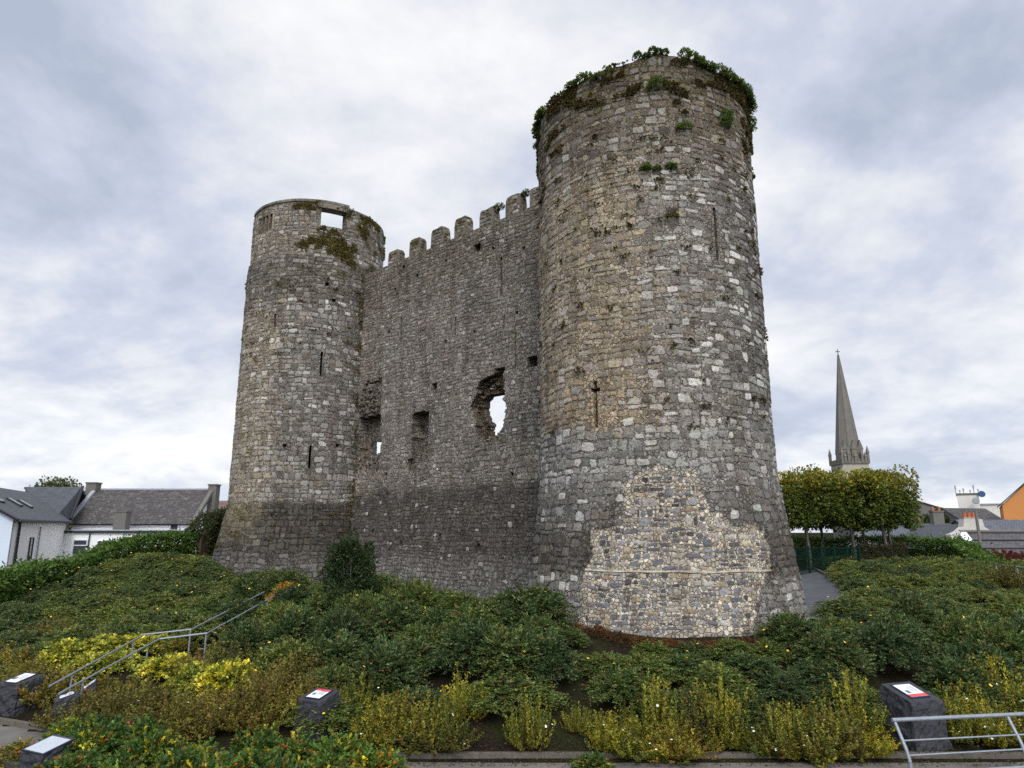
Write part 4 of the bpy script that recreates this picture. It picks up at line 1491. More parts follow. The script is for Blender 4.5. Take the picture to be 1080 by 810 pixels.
# fallen leaves on the bare soil of the front bed
NR = np.random.default_rng(3)
nl = 5200
lx = NR.uniform(-6, 19, nl); ly = np.array([kerb_y(x) for x in lx]) - .5 + NR.exponential(1.5, nl)
lz = np.array([ground(x, y) + (.05 if y > kerb_y(x) + .2 else .008) if not 0 < y - kerb_y(x) < .18 else -1.465 for x, y in zip(lx, ly)]) + NR.uniform(.0, .03, nl)
sz = NR.uniform(.03, .075, nl)
litter = quads_mesh("leaf_litter", leaf_quads(np.stack([lx, ly, lz], 1), np.stack([NR.normal(0, 1, nl), NR.normal(0, 1, nl), NR.normal(0, .25, nl)], 1), sz, sz * .6, 2.0), pick_cols(nl, [(0.09, 0.055, 0.03), (0.14, 0.10, 0.05), (0.06, 0.035, 0.02), (0.20, 0.15, 0.06), (0.05, 0.07, 0.02)], [4, 2, 4, .7, 1.5]))
tag(link("leaf_litter", litter, LEAFT), kind="stuff")
# the golden upright shrubs along the kerb, one by one
GR = random.Random(41)
spots = []
for (xa, xb, n_) in ((382, 492, 9), (632, 735, 8), (745, 935, 15), (985, 1085, 9)):
    for k in range(n_):
        x = xa + (xb - xa) * (k + GR.uniform(.1, .9)) / n_
        far = GR.random() < .4
        y = (GR.uniform(764, 776) if far else GR.uniform(782, 798)) - (12 if x > 980 else 0) - (8 if x < 500 else 0)
        spots.append((x, y, GR.uniform(.6, 1.0), GR.uniform(.8, 1.25) if far else GR.uniform(.55, 1.05)))
spots += [(558, 788, .72, 1.15), (610, 770, .5, .6)]
for (x, y, R, H) in spots:
    if 915 < x < 995: continue
    p = on_ground(x, y)
    taken.append((p.x, p.y))
    shrub(gold_m if GR.random() < .8 else ogold_m, p, R, H, "golden green upright shrub with small white flowers beside the kerb", "golden upright shrubs along the kerb", GR.choice((1, 2, 3)), FLW, name="golden_shrub")
# bronze-olive shrubs filling the left of the bank
for i in range(900):
    x, y = SH.uniform(-13.5, -4.3), SH.uniform(18.6, 26)
    d = front_kind(x, y)
    if d < 0.6 or d > 4.6 or near_stairs(x, y, 1.3) or not free(x, y, 1.0) or y - ST0.y > (x - ST0.x) * 1.0 + 1: continue
    taken.append((x, y))
    shrub(ogold_m, (x, y), SH.uniform(.9, 1.15), SH.uniform(.85, 1.15), "bronze olive shrub in the bed between the stairs and the stone plinth", "bronze olive shrubs below the stairs", SH.choice((0, 1, 1)), FLW, name="bronze_shrub")
for i in range(600):
    x, y = SH.uniform(-22, -14), SH.uniform(21, 29)
    if x / y < -.82 or near_stairs(x, y, 1.3) or not free(x, y, 1.1) or front_kind(x, y) < 1.6: continue
    taken.append((x, y))
    shrub(ogold_m, (x, y), SH.uniform(1, 1.2), SH.uniform(.85, 1.1), "bronze olive shrub beside the left stone plinth below the slope", "bronze olive shrubs left of the stairs", name="bronze_shrub")
# red-leaved edging at the tower foot
for k in range(13):
    s = -1.0 + k * 0.13
    p = posR(s * 4.6, 0.4, 0.75)
    shrub(red_m, p, .62, .8, "low rust red plant edging the foot of the tall tower", "rust red edging plants under the tall tower", name="red_edging_plant")
# roses in the near bed
for i in range(700):
    x, y = SH.uniform(-12.8, -2.7), SH.uniform(13.6, 18.4)
    if y > kerb_y(x) - 0.9 - 0.0 or not free(x, y, .85): continue
    if x > -3.6 and y > 15.2: continue
    px = 540 + F * x / (y * cos(TH) + (-1.6 - EYE) * sin(TH))
    if px < 70 or px > 395: continue
    taken.append((x, y))
    shrub(rose_m, (x, y), SH.uniform(.85, 1.05), SH.uniform(1.0, 1.35), "leafy rose bush with red hips and yellowing leaves in the near bed", "rose bushes in the near bed", SH.choice((1, 2, 3)), HP, name="rose_bush")
for (x, y, R, H, lab) in ((625, 818, .65, .6, "small rose bush with red hips at the foot of the kerb"), (18, 806, .8, .7, "yellow leaved bush in the bottom left corner of the park")):
    shrub(rose_m if x > 100 else yellowing_m, on_ground(x, y), R, H, lab, None, 2, HP, name="rose_bush" if x > 100 else "yellowing_shrub")
shrub(juni_m, on_ground(40, 735), 1.1, 1.3, "dark juniper behind the left stone plinth", "dark junipers near the lower path", name="juniper")
shrub(juni_m, on_ground(75, 815), .7, .8, "dark juniper behind the grey topped plinth in the corner", "dark junipers near the lower path", name="juniper")
shrub(ogold_m, on_ground(1066, 624), 1.3, 1.5, "golden shrub on the far right beside the metal handrail", None, name="golden_shrub")


# --- hedges
def hedge(path, w, label, pal, leaf=0.17, dens=55, name="hedge", group=None):
    """path: (x, y, z0, z1)"""
    global NR
    NR = np.random.default_rng(len(label))
    Ps = []; Ds = []
    core = MB()
    for (a, b) in zip(path, path[1:]):
        a, b = np.array(a), np.array(b)
        ln = np.hypot(*(b[:2] - a[:2]))
        d = (b[:2] - a[:2]) / ln; nn = np.array([d[1], -d[0]])
        h = (a[3] - a[2] + b[3] - b[2]) / 2
        n = int(ln * (2 * h + w) * dens * 1.7)
        t = NR.uniform(0, 1, n)
        k = NR.uniform(0, 2 * h + w, n)
        lump = np.array([0.22 * nz(x * ln * 0.7 + a[0], y * 1.3, 4) + .12 * nz(x * ln * 2.2, y * 3, 9) for x, y in zip(t, k)])
        off = np.where(k < h, w / 2, np.where(k < h + w, w / 2 - (k - h), -w / 2)) + np.where(k < h, lump, np.where(k < h + w, 0, -lump))
        zf = np.where(k < h, k / h, np.where(k < h + w, 1.0, (2 * h + w - k) / h))
        base = a[None, :] * (1 - t)[:, None] + b[None, :] * t[:, None]
        dep = NR.uniform(0, 0.22, n)
        z = base[:, 2] + (base[:, 3] - base[:, 2]) * zf + np.where(zf >= 1, lump + NR.exponential(.09, n), 0)
        off = off * (1 - dep * .8)
        P = np.stack([base[:, 0] + nn[0] * off, base[:, 1] + nn[1] * off, z], 1)
        D = np.stack([nn[0] * np.sign(off) * .6, nn[1] * np.sign(off) * .6, np.full(n, .5)], 1) + NR.normal(0, .6, (n, 3))
        Ps.append(P); Ds.append(D)
        q = 0.09 * w
        for (sgn) in (1,):
            sa = d * min(.5, ln * .3); a2 = a[:2] + (sa if np.allclose(a, path[0]) else 0); b2 = b[:2] - (sa if np.allclose(b, path[-1]) else 0)
            p0 = a2 + nn * q; p1 = b2 + nn * q; p2 = b2 - nn * q; p3 = a2 - nn * q
            vs = [(*p0, a[2]), (*p1, b[2]), (*p2, b[2]), (*p3, a[2]), (*p0, a[3] - .6), (*p1, b[3] - .6), (*p2, b[3] - .6), (*p3, a[3] - .6)]
            core.add(vs, [(4, 5, 6, 7), (0, 1, 5, 4), (2, 3, 7, 6), (1, 2, 6, 5), (3, 0, 4, 7)])
    P = np.concatenate(Ps); D = np.concatenate(Ds)
    s = NR.uniform(leaf * .65, leaf * 1.3, len(P))
    V = leaf_quads(P, D, s, s * .6, .5)
    r = thing(name, label, "hedge", (path[0][0], path[0][1], path[0][2]), 0, group)
    inv = -np.array(path[0][:3])
    link("foliage", quads_mesh("foliage", V + inv[None, None, :], pick_cols(len(P), pal)), LEAFT, r)
    co = core.obj("branches", STEM, r); co.location = tuple(inv)
    return r


LAUREL = [(0.07, 0.14, 0.022), (0.10, 0.18, 0.03), (0.045, 0.095, 0.018), (0.125, 0.19, 0.035)]
hp = []
for (x, y, Y) in ((-60, 636, 30), (0, 609, 34), (23, 602, 35.5), (46, 597, 37), (76, 594, 39), (97, 587, 41), (116, 577, 43), (140, 570, 45), (162, 567, 46.5), (207, 566, 50)):
    p = at(x, y, Y); hp.append((p.x, p.y, min(ground(p.x, p.y), p.z - 1.2) - .1, p.z))
hedge(hp, 1.3, "long clipped laurel hedge climbing past the white houses to the far tower", LAUREL, 0.19, 150)
hp = []
for (x, y, Y) in ((207, 560, 49), (222, 545, 50.5), (245, 540, 52)):
    p = at(x, y, Y); hp.append((p.x, p.y, min(ground(p.x, p.y), p.z - 1.2) - .1, p.z))
hedge(hp, 1.8, "darker brownish hedge against the left foot of the far tower", [(0.045, 0.06, 0.018), (0.065, 0.06, 0.02), (0.03, 0.045, 0.014)], 0.15, 240)
hp = []
for (x, y, Y) in ((815, 571, 54), (850, 571, 53), (910, 570, 52), (955, 569, 51), (985, 572, 49), (1010, 573, 47), (1028, 583, 44), (1050, 596, 41), (1085, 612, 38)):
    p = at(x, y, Y); hp.append((p.x, p.y, min(ground(p.x, p.y), p.z - 1.3) - .1, p.z))
hedge(hp, 1.2, "clipped green hedge behind the flat topped trees running down to the right", LAUREL, 0.17, 150)
p0 = at(907, 577.5, 46); p1 = at(956, 577.5, 45.5)
hedge([(p0.x, p0.y, p0.z - 1.6, p0.z), (p1.x, p1.y, p1.z - 1.6, p1.z)], 0.7, "short flat topped brown hedge in front of the tree trunks", [(0.085, 0.075, 0.035), (0.06, 0.065, 0.025), (0.11, 0.09, 0.05)], 0.10, 420)


# --- trees
def crown_mesh(seed, sx, sy, z0, z1, n, leaf, palf, box=2.6, clump=40, taper=0.0):
    global NR
    NR = np.random.default_rng(seed)
    k = clump
    cc = NR.uniform(-1, 1, (k, 3))
    cc = cc / (np.maximum(1, (np.abs(cc) ** box).sum(1) ** (1 / box)))[:, None]
    cc = cc * NR.uniform(.55, .98, (k, 1)) ** .5
    cs = NR.uniform(.16, .34, k)
    which = NR.integers(0, k, n)
    d = unit(NR.normal(0, 1, (n, 3)))
    P = cc[which] + d * (cs[which] * NR.uniform(.35, 1.0, n) ** .5)[:, None]
    hgt = (P[:, 2] + 1) / 2
    k_ = 1 - taper * hgt
    W = np.stack([P[:, 0] * sx * k_, P[:, 1] * sy * k_, z0 + (z1 - z0) * hgt], 1)
    s = NR.uniform(leaf * .6, leaf * 1.3, n)
    V = leaf_quads(W, d + NR.normal(0, .5, (n, 3)), s, s * .7, .6)
    return quads_mesh("crown", V, palf(hgt, n))


def lime_pal(hgt, n):
    g = pick_cols(n, [(0.085, 0.125, 0.022), (0.12, 0.15, 0.027), (0.06, 0.09, 0.018)], None, .2)
    y = pick_cols(n, [(0.34, 0.29, 0.025), (0.25, 0.24, 0.025), (0.36, 0.25, 0.022)], None, .2)
    f = (NR.uniform(0, 1, n) < np.clip((hgt - .48) * 1.25, 0.03, .52))[:, None]
    return np.where(f, y, g)


def trunk_mesh(h, r, limbs=5, seed=0, spread=1.0, top=None):
    rn = random.Random(seed)
    m_ = MB()
    top = top or h * 1.5
    m_.tube([(0, 0, -.3), (0.02, 0, h * .4), (0.0, .03, h), (0.05, 0, top)], [r * 1.2, r, r * .85, r * .25], 9)
    for k in range(limbs):
        a = 2 * pi * k / limbs + rn.uniform(-.3, .3)
        z = h * rn.uniform(.9, 1.1)
        m_.tube([(0, 0, z), (cos(a) * spread * .5, sin(a) * spread * .5, z + (top - h) * .35), (cos(a) * spread, sin(a) * spread, z + (top - h) * .75)], [r * .5, r * .33, r * .12], 6)
    return m_.mesh("trunk", True)


TREES = [(852, 577, 47.0, "flat topped autumn tree nearest the tall tower"), (868, 577, 50.5, "flat topped autumn tree second from the tower, in the back row"), (900, 579, 46.5, "pale trunked flat topped tree in front of the spire"),
         (912, 578, 50.5, "dark trunked flat topped tree behind the spire's nearest tree"), (934, 579, 46.5, "flat topped autumn tree above the short brown hedge"), (939.5, 579, 50.0, "flat topped autumn tree at the right end of the row")]
for k, (x, y, Y, lab) in enumerate(TREES):
    p = at(x, y, Y)
    gz = ground(p.x, p.y) - .1
    top = at(x, 503 if k != 2 else 505, Y).z; bot = at(x, 555, Y).z
    r = thing("pollarded_tree", lab, "tree", (p.x, p.y, gz), SH.uniform(-.15, .15), "flat topped trees beside the castle")
    link("trunk", trunk_mesh(bot - gz, .17 if k % 2 == 0 else .14, 5, k, 1.3, top - gz - .8), BARK, r)
    link("crown", crown_mesh(300 + k, 1.72, 1.7, bot - gz - .1, top - gz + .3, 10500, .19, lime_pal, 7.0, 130), LEAFT, r)

# young dark tree in front of the wall
p = on_ground(368, 652)
r = thing("young_tree", "young dark green bushy tree in front of the curtain wall beside the far tower", "tree", p)
zt = at(368, 572, p.y).z - p.z
link("trunk", trunk_mesh(zt * .3, .06, 5, 3, .5, zt * .85), BARK, r)
link("crown", crown_mesh(331, 1.5, 1.4, .0, zt + .3, 12000, .10, lambda h, n: pick_cols(n, [(0.028, 0.050, 0.016), (0.04, 0.066, 0.02), (0.02, 0.038, 0.014)]), 2.4, 70, .42), LEAFT, r)

# distant trees
def far_tree(x0, x1, ytop, Y, zbase, label, pal, seed):
    a, b = at(x0, ytop, Y), at(x1, ytop, Y)
    r = thing("broadleaf_tree", label, "tree", ((a.x + b.x) / 2, Y, zbase))
    w = (b.x - a.x) / 2; h = a.z - zbase
    link("trunk", trunk_mesh(h * .35, .25, 5, seed, w * .5, h * .8), BARK, r)
    link("crown", crown_mesh(seed, w, w * .8, h * .3, h, 16000, .32, lambda hh, n: pick_cols(n, pal), 2.2, 110), LEAFT, r)


far_tree(36, 93, 504, 88, -3, "round green tree behind the slate roofed white house", [(0.09, 0.115, 0.045), (0.12, 0.14, 0.05), (0.07, 0.09, 0.035)], 340)
far_tree(974, 999, 538, 92, -3, "round dark green tree among the rooftops left of the stone chimney", [(0.045, 0.065, 0.028), (0.06, 0.08, 0.03)], 341)


# ------------------------------------------------------------------ buildings
def uv_planar(me, sx=1.0, sz=1.0):
    uv = me.uv_layers.new(name="UVMap")
    for p in me.polygons:
        n_ = p.normal
        t1 = Vector((0, 0, 1)).cross(n_)
        if t1.length < 1e-3: t1 = Vector((1, 0, 0))
        t1.normalize(); t2 = n_.cross(t1)
        for li in p.loop_indices:
            co = me.vertices[me.loops[li].vertex_index].co
            uv.data[li].uv = (co.dot(t1) * sx, co.dot(t2) * sz)


def roof_obj(m, name, mat, parent, loc=(0, 0, 0)):
    me = m.mesh(name); uv_planar(me)
    return link(name, me, mat, parent, loc)


def slab(m, quad, t, col=None):
    """a sheet with thickness t from four corner points"""
    q = [Vector(v) for v in quad]
    n_ = (q[1] - q[0]).cross(q[3] - q[0]).normalized()
    if n_.z < 0: n_ = -n_
    vs = q + [v - n_ * t for v in q]
    k = len(q)
    m.add(vs, [tuple(range(k)), tuple(range(2 * k - 1, k - 1, -1))] + [(i, i + k, (i + 1) % k + k, (i + 1) % k) for i in range(k)], col)


def window(parent, x, y, z, w, h, fr=PVC, bars=1, rot=0.0, name="window"):
    """a framed window whose face looks to -Y at y"""
    m_ = MB()
    f = .07
    m_.box(-w / 2, w / 2, -.05, .03, -h / 2, -h / 2 + f); m_.box(-w / 2, w / 2, -.05, .03, h / 2 - f, h / 2)
    m_.box(-w / 2, -w / 2 + f, -.05, .03, -h / 2 + f, h / 2 - f); m_.box(w / 2 - f, w / 2, -.05, .03, -h / 2 + f, h / 2 - f)
    for k in range(bars):
        zz = h / 2 - h * .36
        m_.box(-w / 2 + f, w / 2 - f, -.05, .03, zz - f / 2, zz + f / 2)
    o = m_.obj(name, fr, parent, (x, y, z), rot)
    g = MB(); g.box(-w / 2 + f, w / 2 - f, -.012, .012, -h / 2 + f, h / 2 - f)
    g.obj("pane", GLASS, o)
    s = MB(); s.box(-w / 2 - .06, w / 2 + .06, -.12, -.052, -h / 2 - .07, -h / 2 - .005)
    s.obj("sill", fr, o)
    return o


# house with the long mossy roof (frontal)
H2 = thing("roughcast_house", "long low house with mossy grey slate roof and chimneys at both ends", "house", (-34, 62.5, -2))
O = Vector(H2.location)


def loc(v):
    return tuple(Vector(v) - O)


RX0, RX1 = at(104, 516, 66).x, at(222, 516, 66).x
zr = at(160, 516.5, 66).z; ze = at(150, 552.5, 62.4).z
m = MB(); m.prism([(RX0 - 34 + 34 - O.x, -1.5), (RX1 - O.x, -1.5), (RX1 - O.x, ze - O.z - .12), (RX0 - O.x, ze - O.z - .12)], .2, 7.0)
for sx in (RX0, RX1 - .3):      # gable walls
    vs = [(sx, 62.7, ze - .12), (sx + .3, 62.7, ze - .12), (sx + .3, 69.5, ze - .12), (sx, 69.5, ze - .12), (sx, 66, zr - .12), (sx + .3, 66, zr - .12)]
    m.add([loc(v) for v in vs], [(0, 4, 3), (1, 2, 5), (0, 1, 5, 4), (3, 4, 5, 2)])
m.obj("wall", WHITE, H2)
m = MB()
slab(m, [loc((RX0 - .05, 62.3, ze)), loc((RX1 + .05, 62.3, ze)), loc((RX1 + .05, 66, zr)), loc((RX0 - .05, 66, zr))], .1)
slab(m, [loc((RX1 + .05, 69.7, ze)), loc((RX0 - .05, 69.7, ze)), loc((RX0 - .05, 66.02, zr)), loc((RX1 + .05, 66.02, zr))], .1)
rf = roof_obj(m, "roof", SLATEOLD, H2)
m = MB(); m.tube([loc((RX0 + .3, 66, zr + .03)), loc((RX1 - .2, 66, zr + .03))], .12, 8)
m.obj("ridge_tiles", LEAD, rf)
for (xa, xb, yt, Y0) in ((91, 101.5, 508.5, 65.6), (220, 228.5, 510.5, 65.6)):
    a, b = at(xa, yt, Y0), at(xb, yt, Y0)
    m = MB(); m.box(a.x - O.x, b.x - O.x, Y0 - O.y, Y0 + .9 - O.y, ze - O.z, a.z - O.z - .12)
    m.box(a.x - O.x - .06, b.x - O.x + .06, Y0 - O.y - .06, Y0 + .96 - O.y, a.z - O.z - .12, a.z - O.z)
    m.obj("chimney", GREYREND, rf)
# raking gable copings
for sx, mt in ((RX0 - .42, LEAD), (RX1 + .07, GREYREND)):
    m = MB(); slab(m, [loc((sx, 62.2, ze + .12)), loc((sx + .35, 62.2, ze + .12)), loc((sx + .35, 65.6, zr - .1)), loc((sx, 65.6, zr - .1))], .3)
    m.obj("gable_coping", mt, H2)
# the flat roofed extension in front
ea, eb = at(60, 562, 58), at(216, 560, 58)
EZ = 3.55
m = MB(); m.box(ea.x - O.x, eb.x - O.x, 58 - O.y, 62.1 - O.y, -1.5, EZ - O.z); m.obj("extension_wall", WHITE, H2)
m = MB(); m.box(ea.x - O.x - .15, eb.x - O.x + .15, 57.85 - O.y, 62.2 - O.y, EZ - O.z + .004, EZ - O.z + .16); ex = m.obj("flat_roof", LEAD, H2)
m = MB(); m.box(ea.x - O.x - .16, eb.x - O.x + .16, 57.8 - O.y, 57.848 - O.y, EZ - O.z - .1, EZ - O.z + .06); m.obj("gutter", DARK, H2)
ca, cb = at(121, 540, 60), at(133.5, 540, 60)
m = MB(); m.box(ca.x - O.x, cb.x - O.x, 60 - O.y, 60.8 - O.y, EZ - O.z + .164, ca.z - O.z); m.box(ca.x - O.x - .05, cb.x - O.x + .05, 59.95 - O.y, 60.85 - O.y, ca.z - O.z + .003, ca.z - O.z + .08); m.obj("chimney", GREYREND, ex)
p = at(184, 555, 62.68); m = window(H2, p.x - O.x, 62.62 - O.y, p.z - O.z, .55, .32, DARK, 0)
for (xa, xb, ya, yb) in ((78, 91, 569, 586), (103, 116, 570, 588)):
    a, b = at(xa, ya, 58), at(xb, yb, 58)
    window(H2, (a.x + b.x) / 2 - O.x, 57.97 - O.y, (a.z + b.z) / 2 - O.z, b.x - a.x, a.z - b.z)
p = at(95, 562, 57.9); m = MB(); m.tube([loc((p.x, 57.88, EZ)), loc((p.x, 57.88, -2.5))], .05, 8); m.obj("downpipe", DARK, H2)
p = at(232, 530, 75); m = None
HB = thing("red_roof_house", "small house with reddish roof behind the far tower's left side", "house", (p.x, 75, -2))
m = MB(); m.box(-4, 4, 0, 6, -1, 5.5); m.obj("wall", GREYREND, HB)
m = MB(); zt = at(232, 528, 78).z + 2; slab(m, [(-4.2, -.2, 5.5), (4.2, -.2, 5.5), (4.2, 3, zt), (-4.2, 3, zt)], .12); slab(m, [(4.2, 6.2, 5.5), (-4.2, 6.2, 5.5), (-4.2, 3.02, zt), (4.2, 3.02, zt)], .12)
roof_obj(m, "roof", slate_mat("purple slate", (0.14, 0.085, 0.08)), HB)

# white house on the left edge
H1 = thing("white_house", "white rendered house with dark slate roof and roof lights at the left edge", "house", (-37, 52, -2))
O = Vector(H1.location)
zE = 4.55
Cn = at(14.5, 545, 46); Cn.z = zE                    # front corner at the eave
Vv = at(70, 549.5, 58); Vv.z = zE                    # far end of that eave
d1 = (Vv - Cn).normalized(); nin = Vector((-d1.y, d1.x, 0))
if nin.x > 0: nin = -nin
Wd = 8.0
Bk = Cn + nin * Wd
zR1 = at(8, 511, 50).z
Rm0 = Cn + nin * (Wd / 2); Rm0.z = zR1
Rm1 = Vv + nin * (Wd / 2) + d1 * 4; Rm1.z = zR1
m = MB()


def wallq(a, b, z0, z1, t=.3):
    d = (Vector((b.x, b.y, 0)) - Vector((a.x, a.y, 0))).normalized()
    n_ = Vector((-d.y, d.x, 0)) * t
    vs = [(a.x, a.y, z0), (b.x, b.y, z0), (b.x + n_.x, b.y + n_.y, z0), (a.x + n_.x, a.y + n_.y, z0)]
    vs += [(v[0], v[1], z1) for v in vs]
    m.add([loc(v) for v in vs], [(0, 1, 5, 4), (1, 2, 6, 5), (2, 3, 7, 6), (3, 0, 4, 7), (4, 5, 6, 7)])


wallq(Cn, Vv, -3, zE - .1)
m.obj("side_wall", HOUSEW, H1)
m = MB()
Cg = Cn - d1 * .0; Bg = Bk
vs = [loc((Bg.x, Bg.y, -3)), loc((Cg.x, Cg.y, -3)), loc((Cg.x, Cg.y, zE - .1)), loc((Rm0.x, Rm0.y, zR1 - .15)), loc((Bg.x, Bg.y, zE - .1))]
vs2 = [tuple(Vector(v) + d1 * .29) for v in vs]
vs = [tuple(Vector(v) - d1 * .004) for v in vs]
m.add(vs + vs2, [(0, 1, 2, 3, 4), (9, 8, 7, 6, 5)] + [(i, i + 5, (i + 1) % 5 + 5, (i + 1) % 5) for i in range(5)])
m.obj("gable_wall", SHADEDWHITE, H1)
m = MB()
ov = -nin * .35
e0 = Cn + ov - d1 * .3; e1 = Vv + ov + d1 * .2
r0 = Rm0 - d1 * .3
slab(m, [loc((e0.x, e0.y, zE - .2)), loc((e1.x, e1.y, zE - .2)), loc((Rm1.x, Rm1.y, zR1)), loc((r0.x, r0.y, zR1))], .14)
b0 = Bk + nin * .35 - d1 * .3; b1 = b0 + (e1 - e0)
slab(m, [loc((b1.x, b1.y, zE - .2)), loc((b0.x, b0.y, zE - .2)), loc((r0.x + nin.x * .02, r0.y, zR1)), loc((Rm1.x + nin.x * .02, Rm1.y, zR1))], .14)
rf = roof_obj(m, "roof", SLATE, H1)
m = MB(); m.tube([loc((e0.x, e0.y, zE - .26)), loc((e1.x, e1.y, zE - .26))], .10, 8); m.obj("gutter", DARK, H1)
m = MB(); m.tube([loc((e0.x, e0.y, zE - .22)), loc((r0.x, r0.y, zR1 - .05))], .09, 6); m.obj("bargeboard", DARK, H1)
# the frontal range behind it with its own ridge
m = MB()
q0 = at(58, 546, 57.5); q1 = at(73.5, 549.5, 60.5); q2 = at(86, 514, 64); q3 = at(26, 513, 64)
q0.z = q1.z = zE + .05; q2.z = q3.z = (q2.z + q3.z) / 2
slab(m, [loc(q0), loc(q1), loc(q2), loc(q3)], .14)
q4 = q2 + Vector((-1, 5, -3)); q5 = q3 + Vector((-1, 5, -3))
slab(m, [loc(q4), loc(q5), loc(q3 + Vector((0, .02, 0))), loc(q2 + Vector((0, .02, 0)))], .14)
rf2 = roof_obj(m, "roof", SLATE, H1)
m = MB(); m.tube([loc(q1 + Vector((.08, -.05, 0))), loc(q2 + Vector((.08, 0, 0)))], .14, 6); m.obj("bargeboard", DARK, rf2)
m = MB(); wallq(Vector((Vv.x, Vv.y + .02, 0)), Vector((q1.x - .3, q1.y + .3, 0)), -3, zE - .15); m.obj("link_wall", GREYREND, H1)
# roof lights lying in the slope
nrm = ((e1 - e0).cross(r0 - e0)).normalized()
e0z = Vector((e0.x, e0.y, zE - .2)); r0z = Vector((r0.x, r0.y, zR1))
su = (r0z - e0z)
for k, (fu, fs, bright) in enumerate(((0.05, .58, 1), (0.24, .56, 1), (0.46, .50, 0), (0.62, .48, 0))):
    c = e0z + (e1 - e0) * fu + su * fs
    m = MB()
    dd = (e1 - e0).normalized(); uu_ = su.normalized()
    n3 = dd.cross(uu_)
    if n3.z < 0: n3 = -n3
    b = [c - dd * .35 - uu_ * .55, c + dd * .35 - uu_ * .55, c + dd * .35 + uu_ * .55, c - dd * .35 + uu_ * .55]
    slab(m, [loc(v + n3 * .12) for v in b], .12)
    o = m.obj("roof_light", DARK, rf)
    m = MB(); b2 = [c - dd * .28 - uu_ * .48, c + dd * .28 - uu_ * .48, c + dd * .28 + uu_ * .48, c - dd * .28 + uu_ * .48]
    slab(m, [loc(v + n3 * .13) for v in b2], .008)
    m.obj("pane", LEAD if bright else GLASS, o)


def on_side(px, pz, out=0.04):      # point on the side wall under the eave
    r_ = Vector(ray(px, 580)); nr_ = -nin
    t = (Cn.x * nr_.x + Cn.y * nr_.y) / (r_.x * nr_.x + r_.y * nr_.y)
    return Vector((r_.x * t, r_.y * t, pz)) + nr_ * out


ra = atan2(d1.y, d1.x)
p = on_side(31.5, 2.4); window(H1, *(p - O), .75, 1.5, DARK, 0, ra)
p0_ = on_side(38, 3.9, .1); p1_ = on_side(37, .3, .1)
m = MB(); m.tube([tuple(p0_ - O), tuple(Vector((p0_.x, p0_.y, -1.5)) - O)], .055, 8); m.obj("downpipe", LEAD, H1)
p = on_side(15.5, 4.3, .1)
m = MB(); m.tube([tuple(p - O), tuple(Vector((p.x, p.y, -3)) - O)], .08, 8); m.obj("downpipe", DARK, H1)


# church tower and spire
SPY = 160.0
sp = at(897.0, 500, SPY + 3.0)
ztop = at(884, 376, SPY + 3).z; zpar = at(897, 489, SPY).z; zp2 = at(897, 483, SPY).z
hw = (at(915.5, 489, SPY).x - at(879.5, 489, SPY).x) / 2 * .76
CH = thing("church_spire", "tall grey stone church tower with tapering spire and cross beyond the trees", "church", (sp.x, SPY, -4))
B = 4.0
m = MB(); m.box(-hw, hw, 0, 2 * hw, -1, zpar + B)
for sx in (-1, 1):
    m.box(sx * hw - .5, sx * hw + .5, -.45, .6, -1, zpar + B - 1)
m.obj("belfry_tower", SPIREL, CH)
m = MB(); m.box(-hw - .25, hw + .25, -.25, 2 * hw + .25, zpar + B + .003, zpar + B + .45)
for i in range(9):
    x = -hw + 2 * hw * i / 8
    m.box(x - .28, x + .28, -.25, .05, zpar + B + .453, zpar + B + 1.15)
    m.box(-hw - .25, -hw + .05, hw + x - .28, hw + x + .28, zpar + B + .456, zpar + B + 1.13); m.box(hw - .05, hw + .25, hw + x - .28, hw + x + .28, zpar + B + .456, zpar + B + 1.13)
m.obj("parapet", SPIRE, CH)
zb = zpar + B + .46
m = MB()
rr0 = hw * 0.95
ring = lambda r, z: [(r * cos(2 * pi * (k + .5) / 8), hw + r * sin(2 * pi * (k + .5) / 8), z) for k in range(8)]
vs = []
for r_, z in ((rr0, zb), (rr0 * .93, zb + 3), (0.22, ztop + B)):
    vs += ring(r_, z)
m.add(vs, [(j * 8 + k, j * 8 + (k + 1) % 8, (j + 1) * 8 + (k + 1) % 8, (j + 1) * 8 + k) for j in range(2) for k in range(8)] + [tuple(range(16, 24))])
for k in range(8):
    a, b = Vector(ring(rr0 * .95, zb + 2)[k]), Vector(ring(.2, ztop + B)[k]); m.tube([a, b], [.17, .07], 5)
sp_o = m.obj("spire", SPIRE, CH)
for k in (-1, 0, 1):
    m = MB(); x = k * rr0 * .62; y = hw - rr0 * (.9 if k == 0 else .72) - .35
    m.box(x - .55, x + .55, y, y + 1.8, zb, zb + 3.0)
    m.add([(x - .7, y - .1, zb + 3), (x + .7, y - .1, zb + 3), (x, y - .1, zb + 5.2), (x - .7, y + 2, zb + 3), (x + .7, y + 2, zb + 3), (x, y + 2, zb + 5.2)], [(0, 1, 2), (5, 4, 3), (0, 2, 5, 3), (1, 4, 5, 2), (0, 3, 4, 1)])
    o = m.obj("dormer", SPIRE, sp_o)
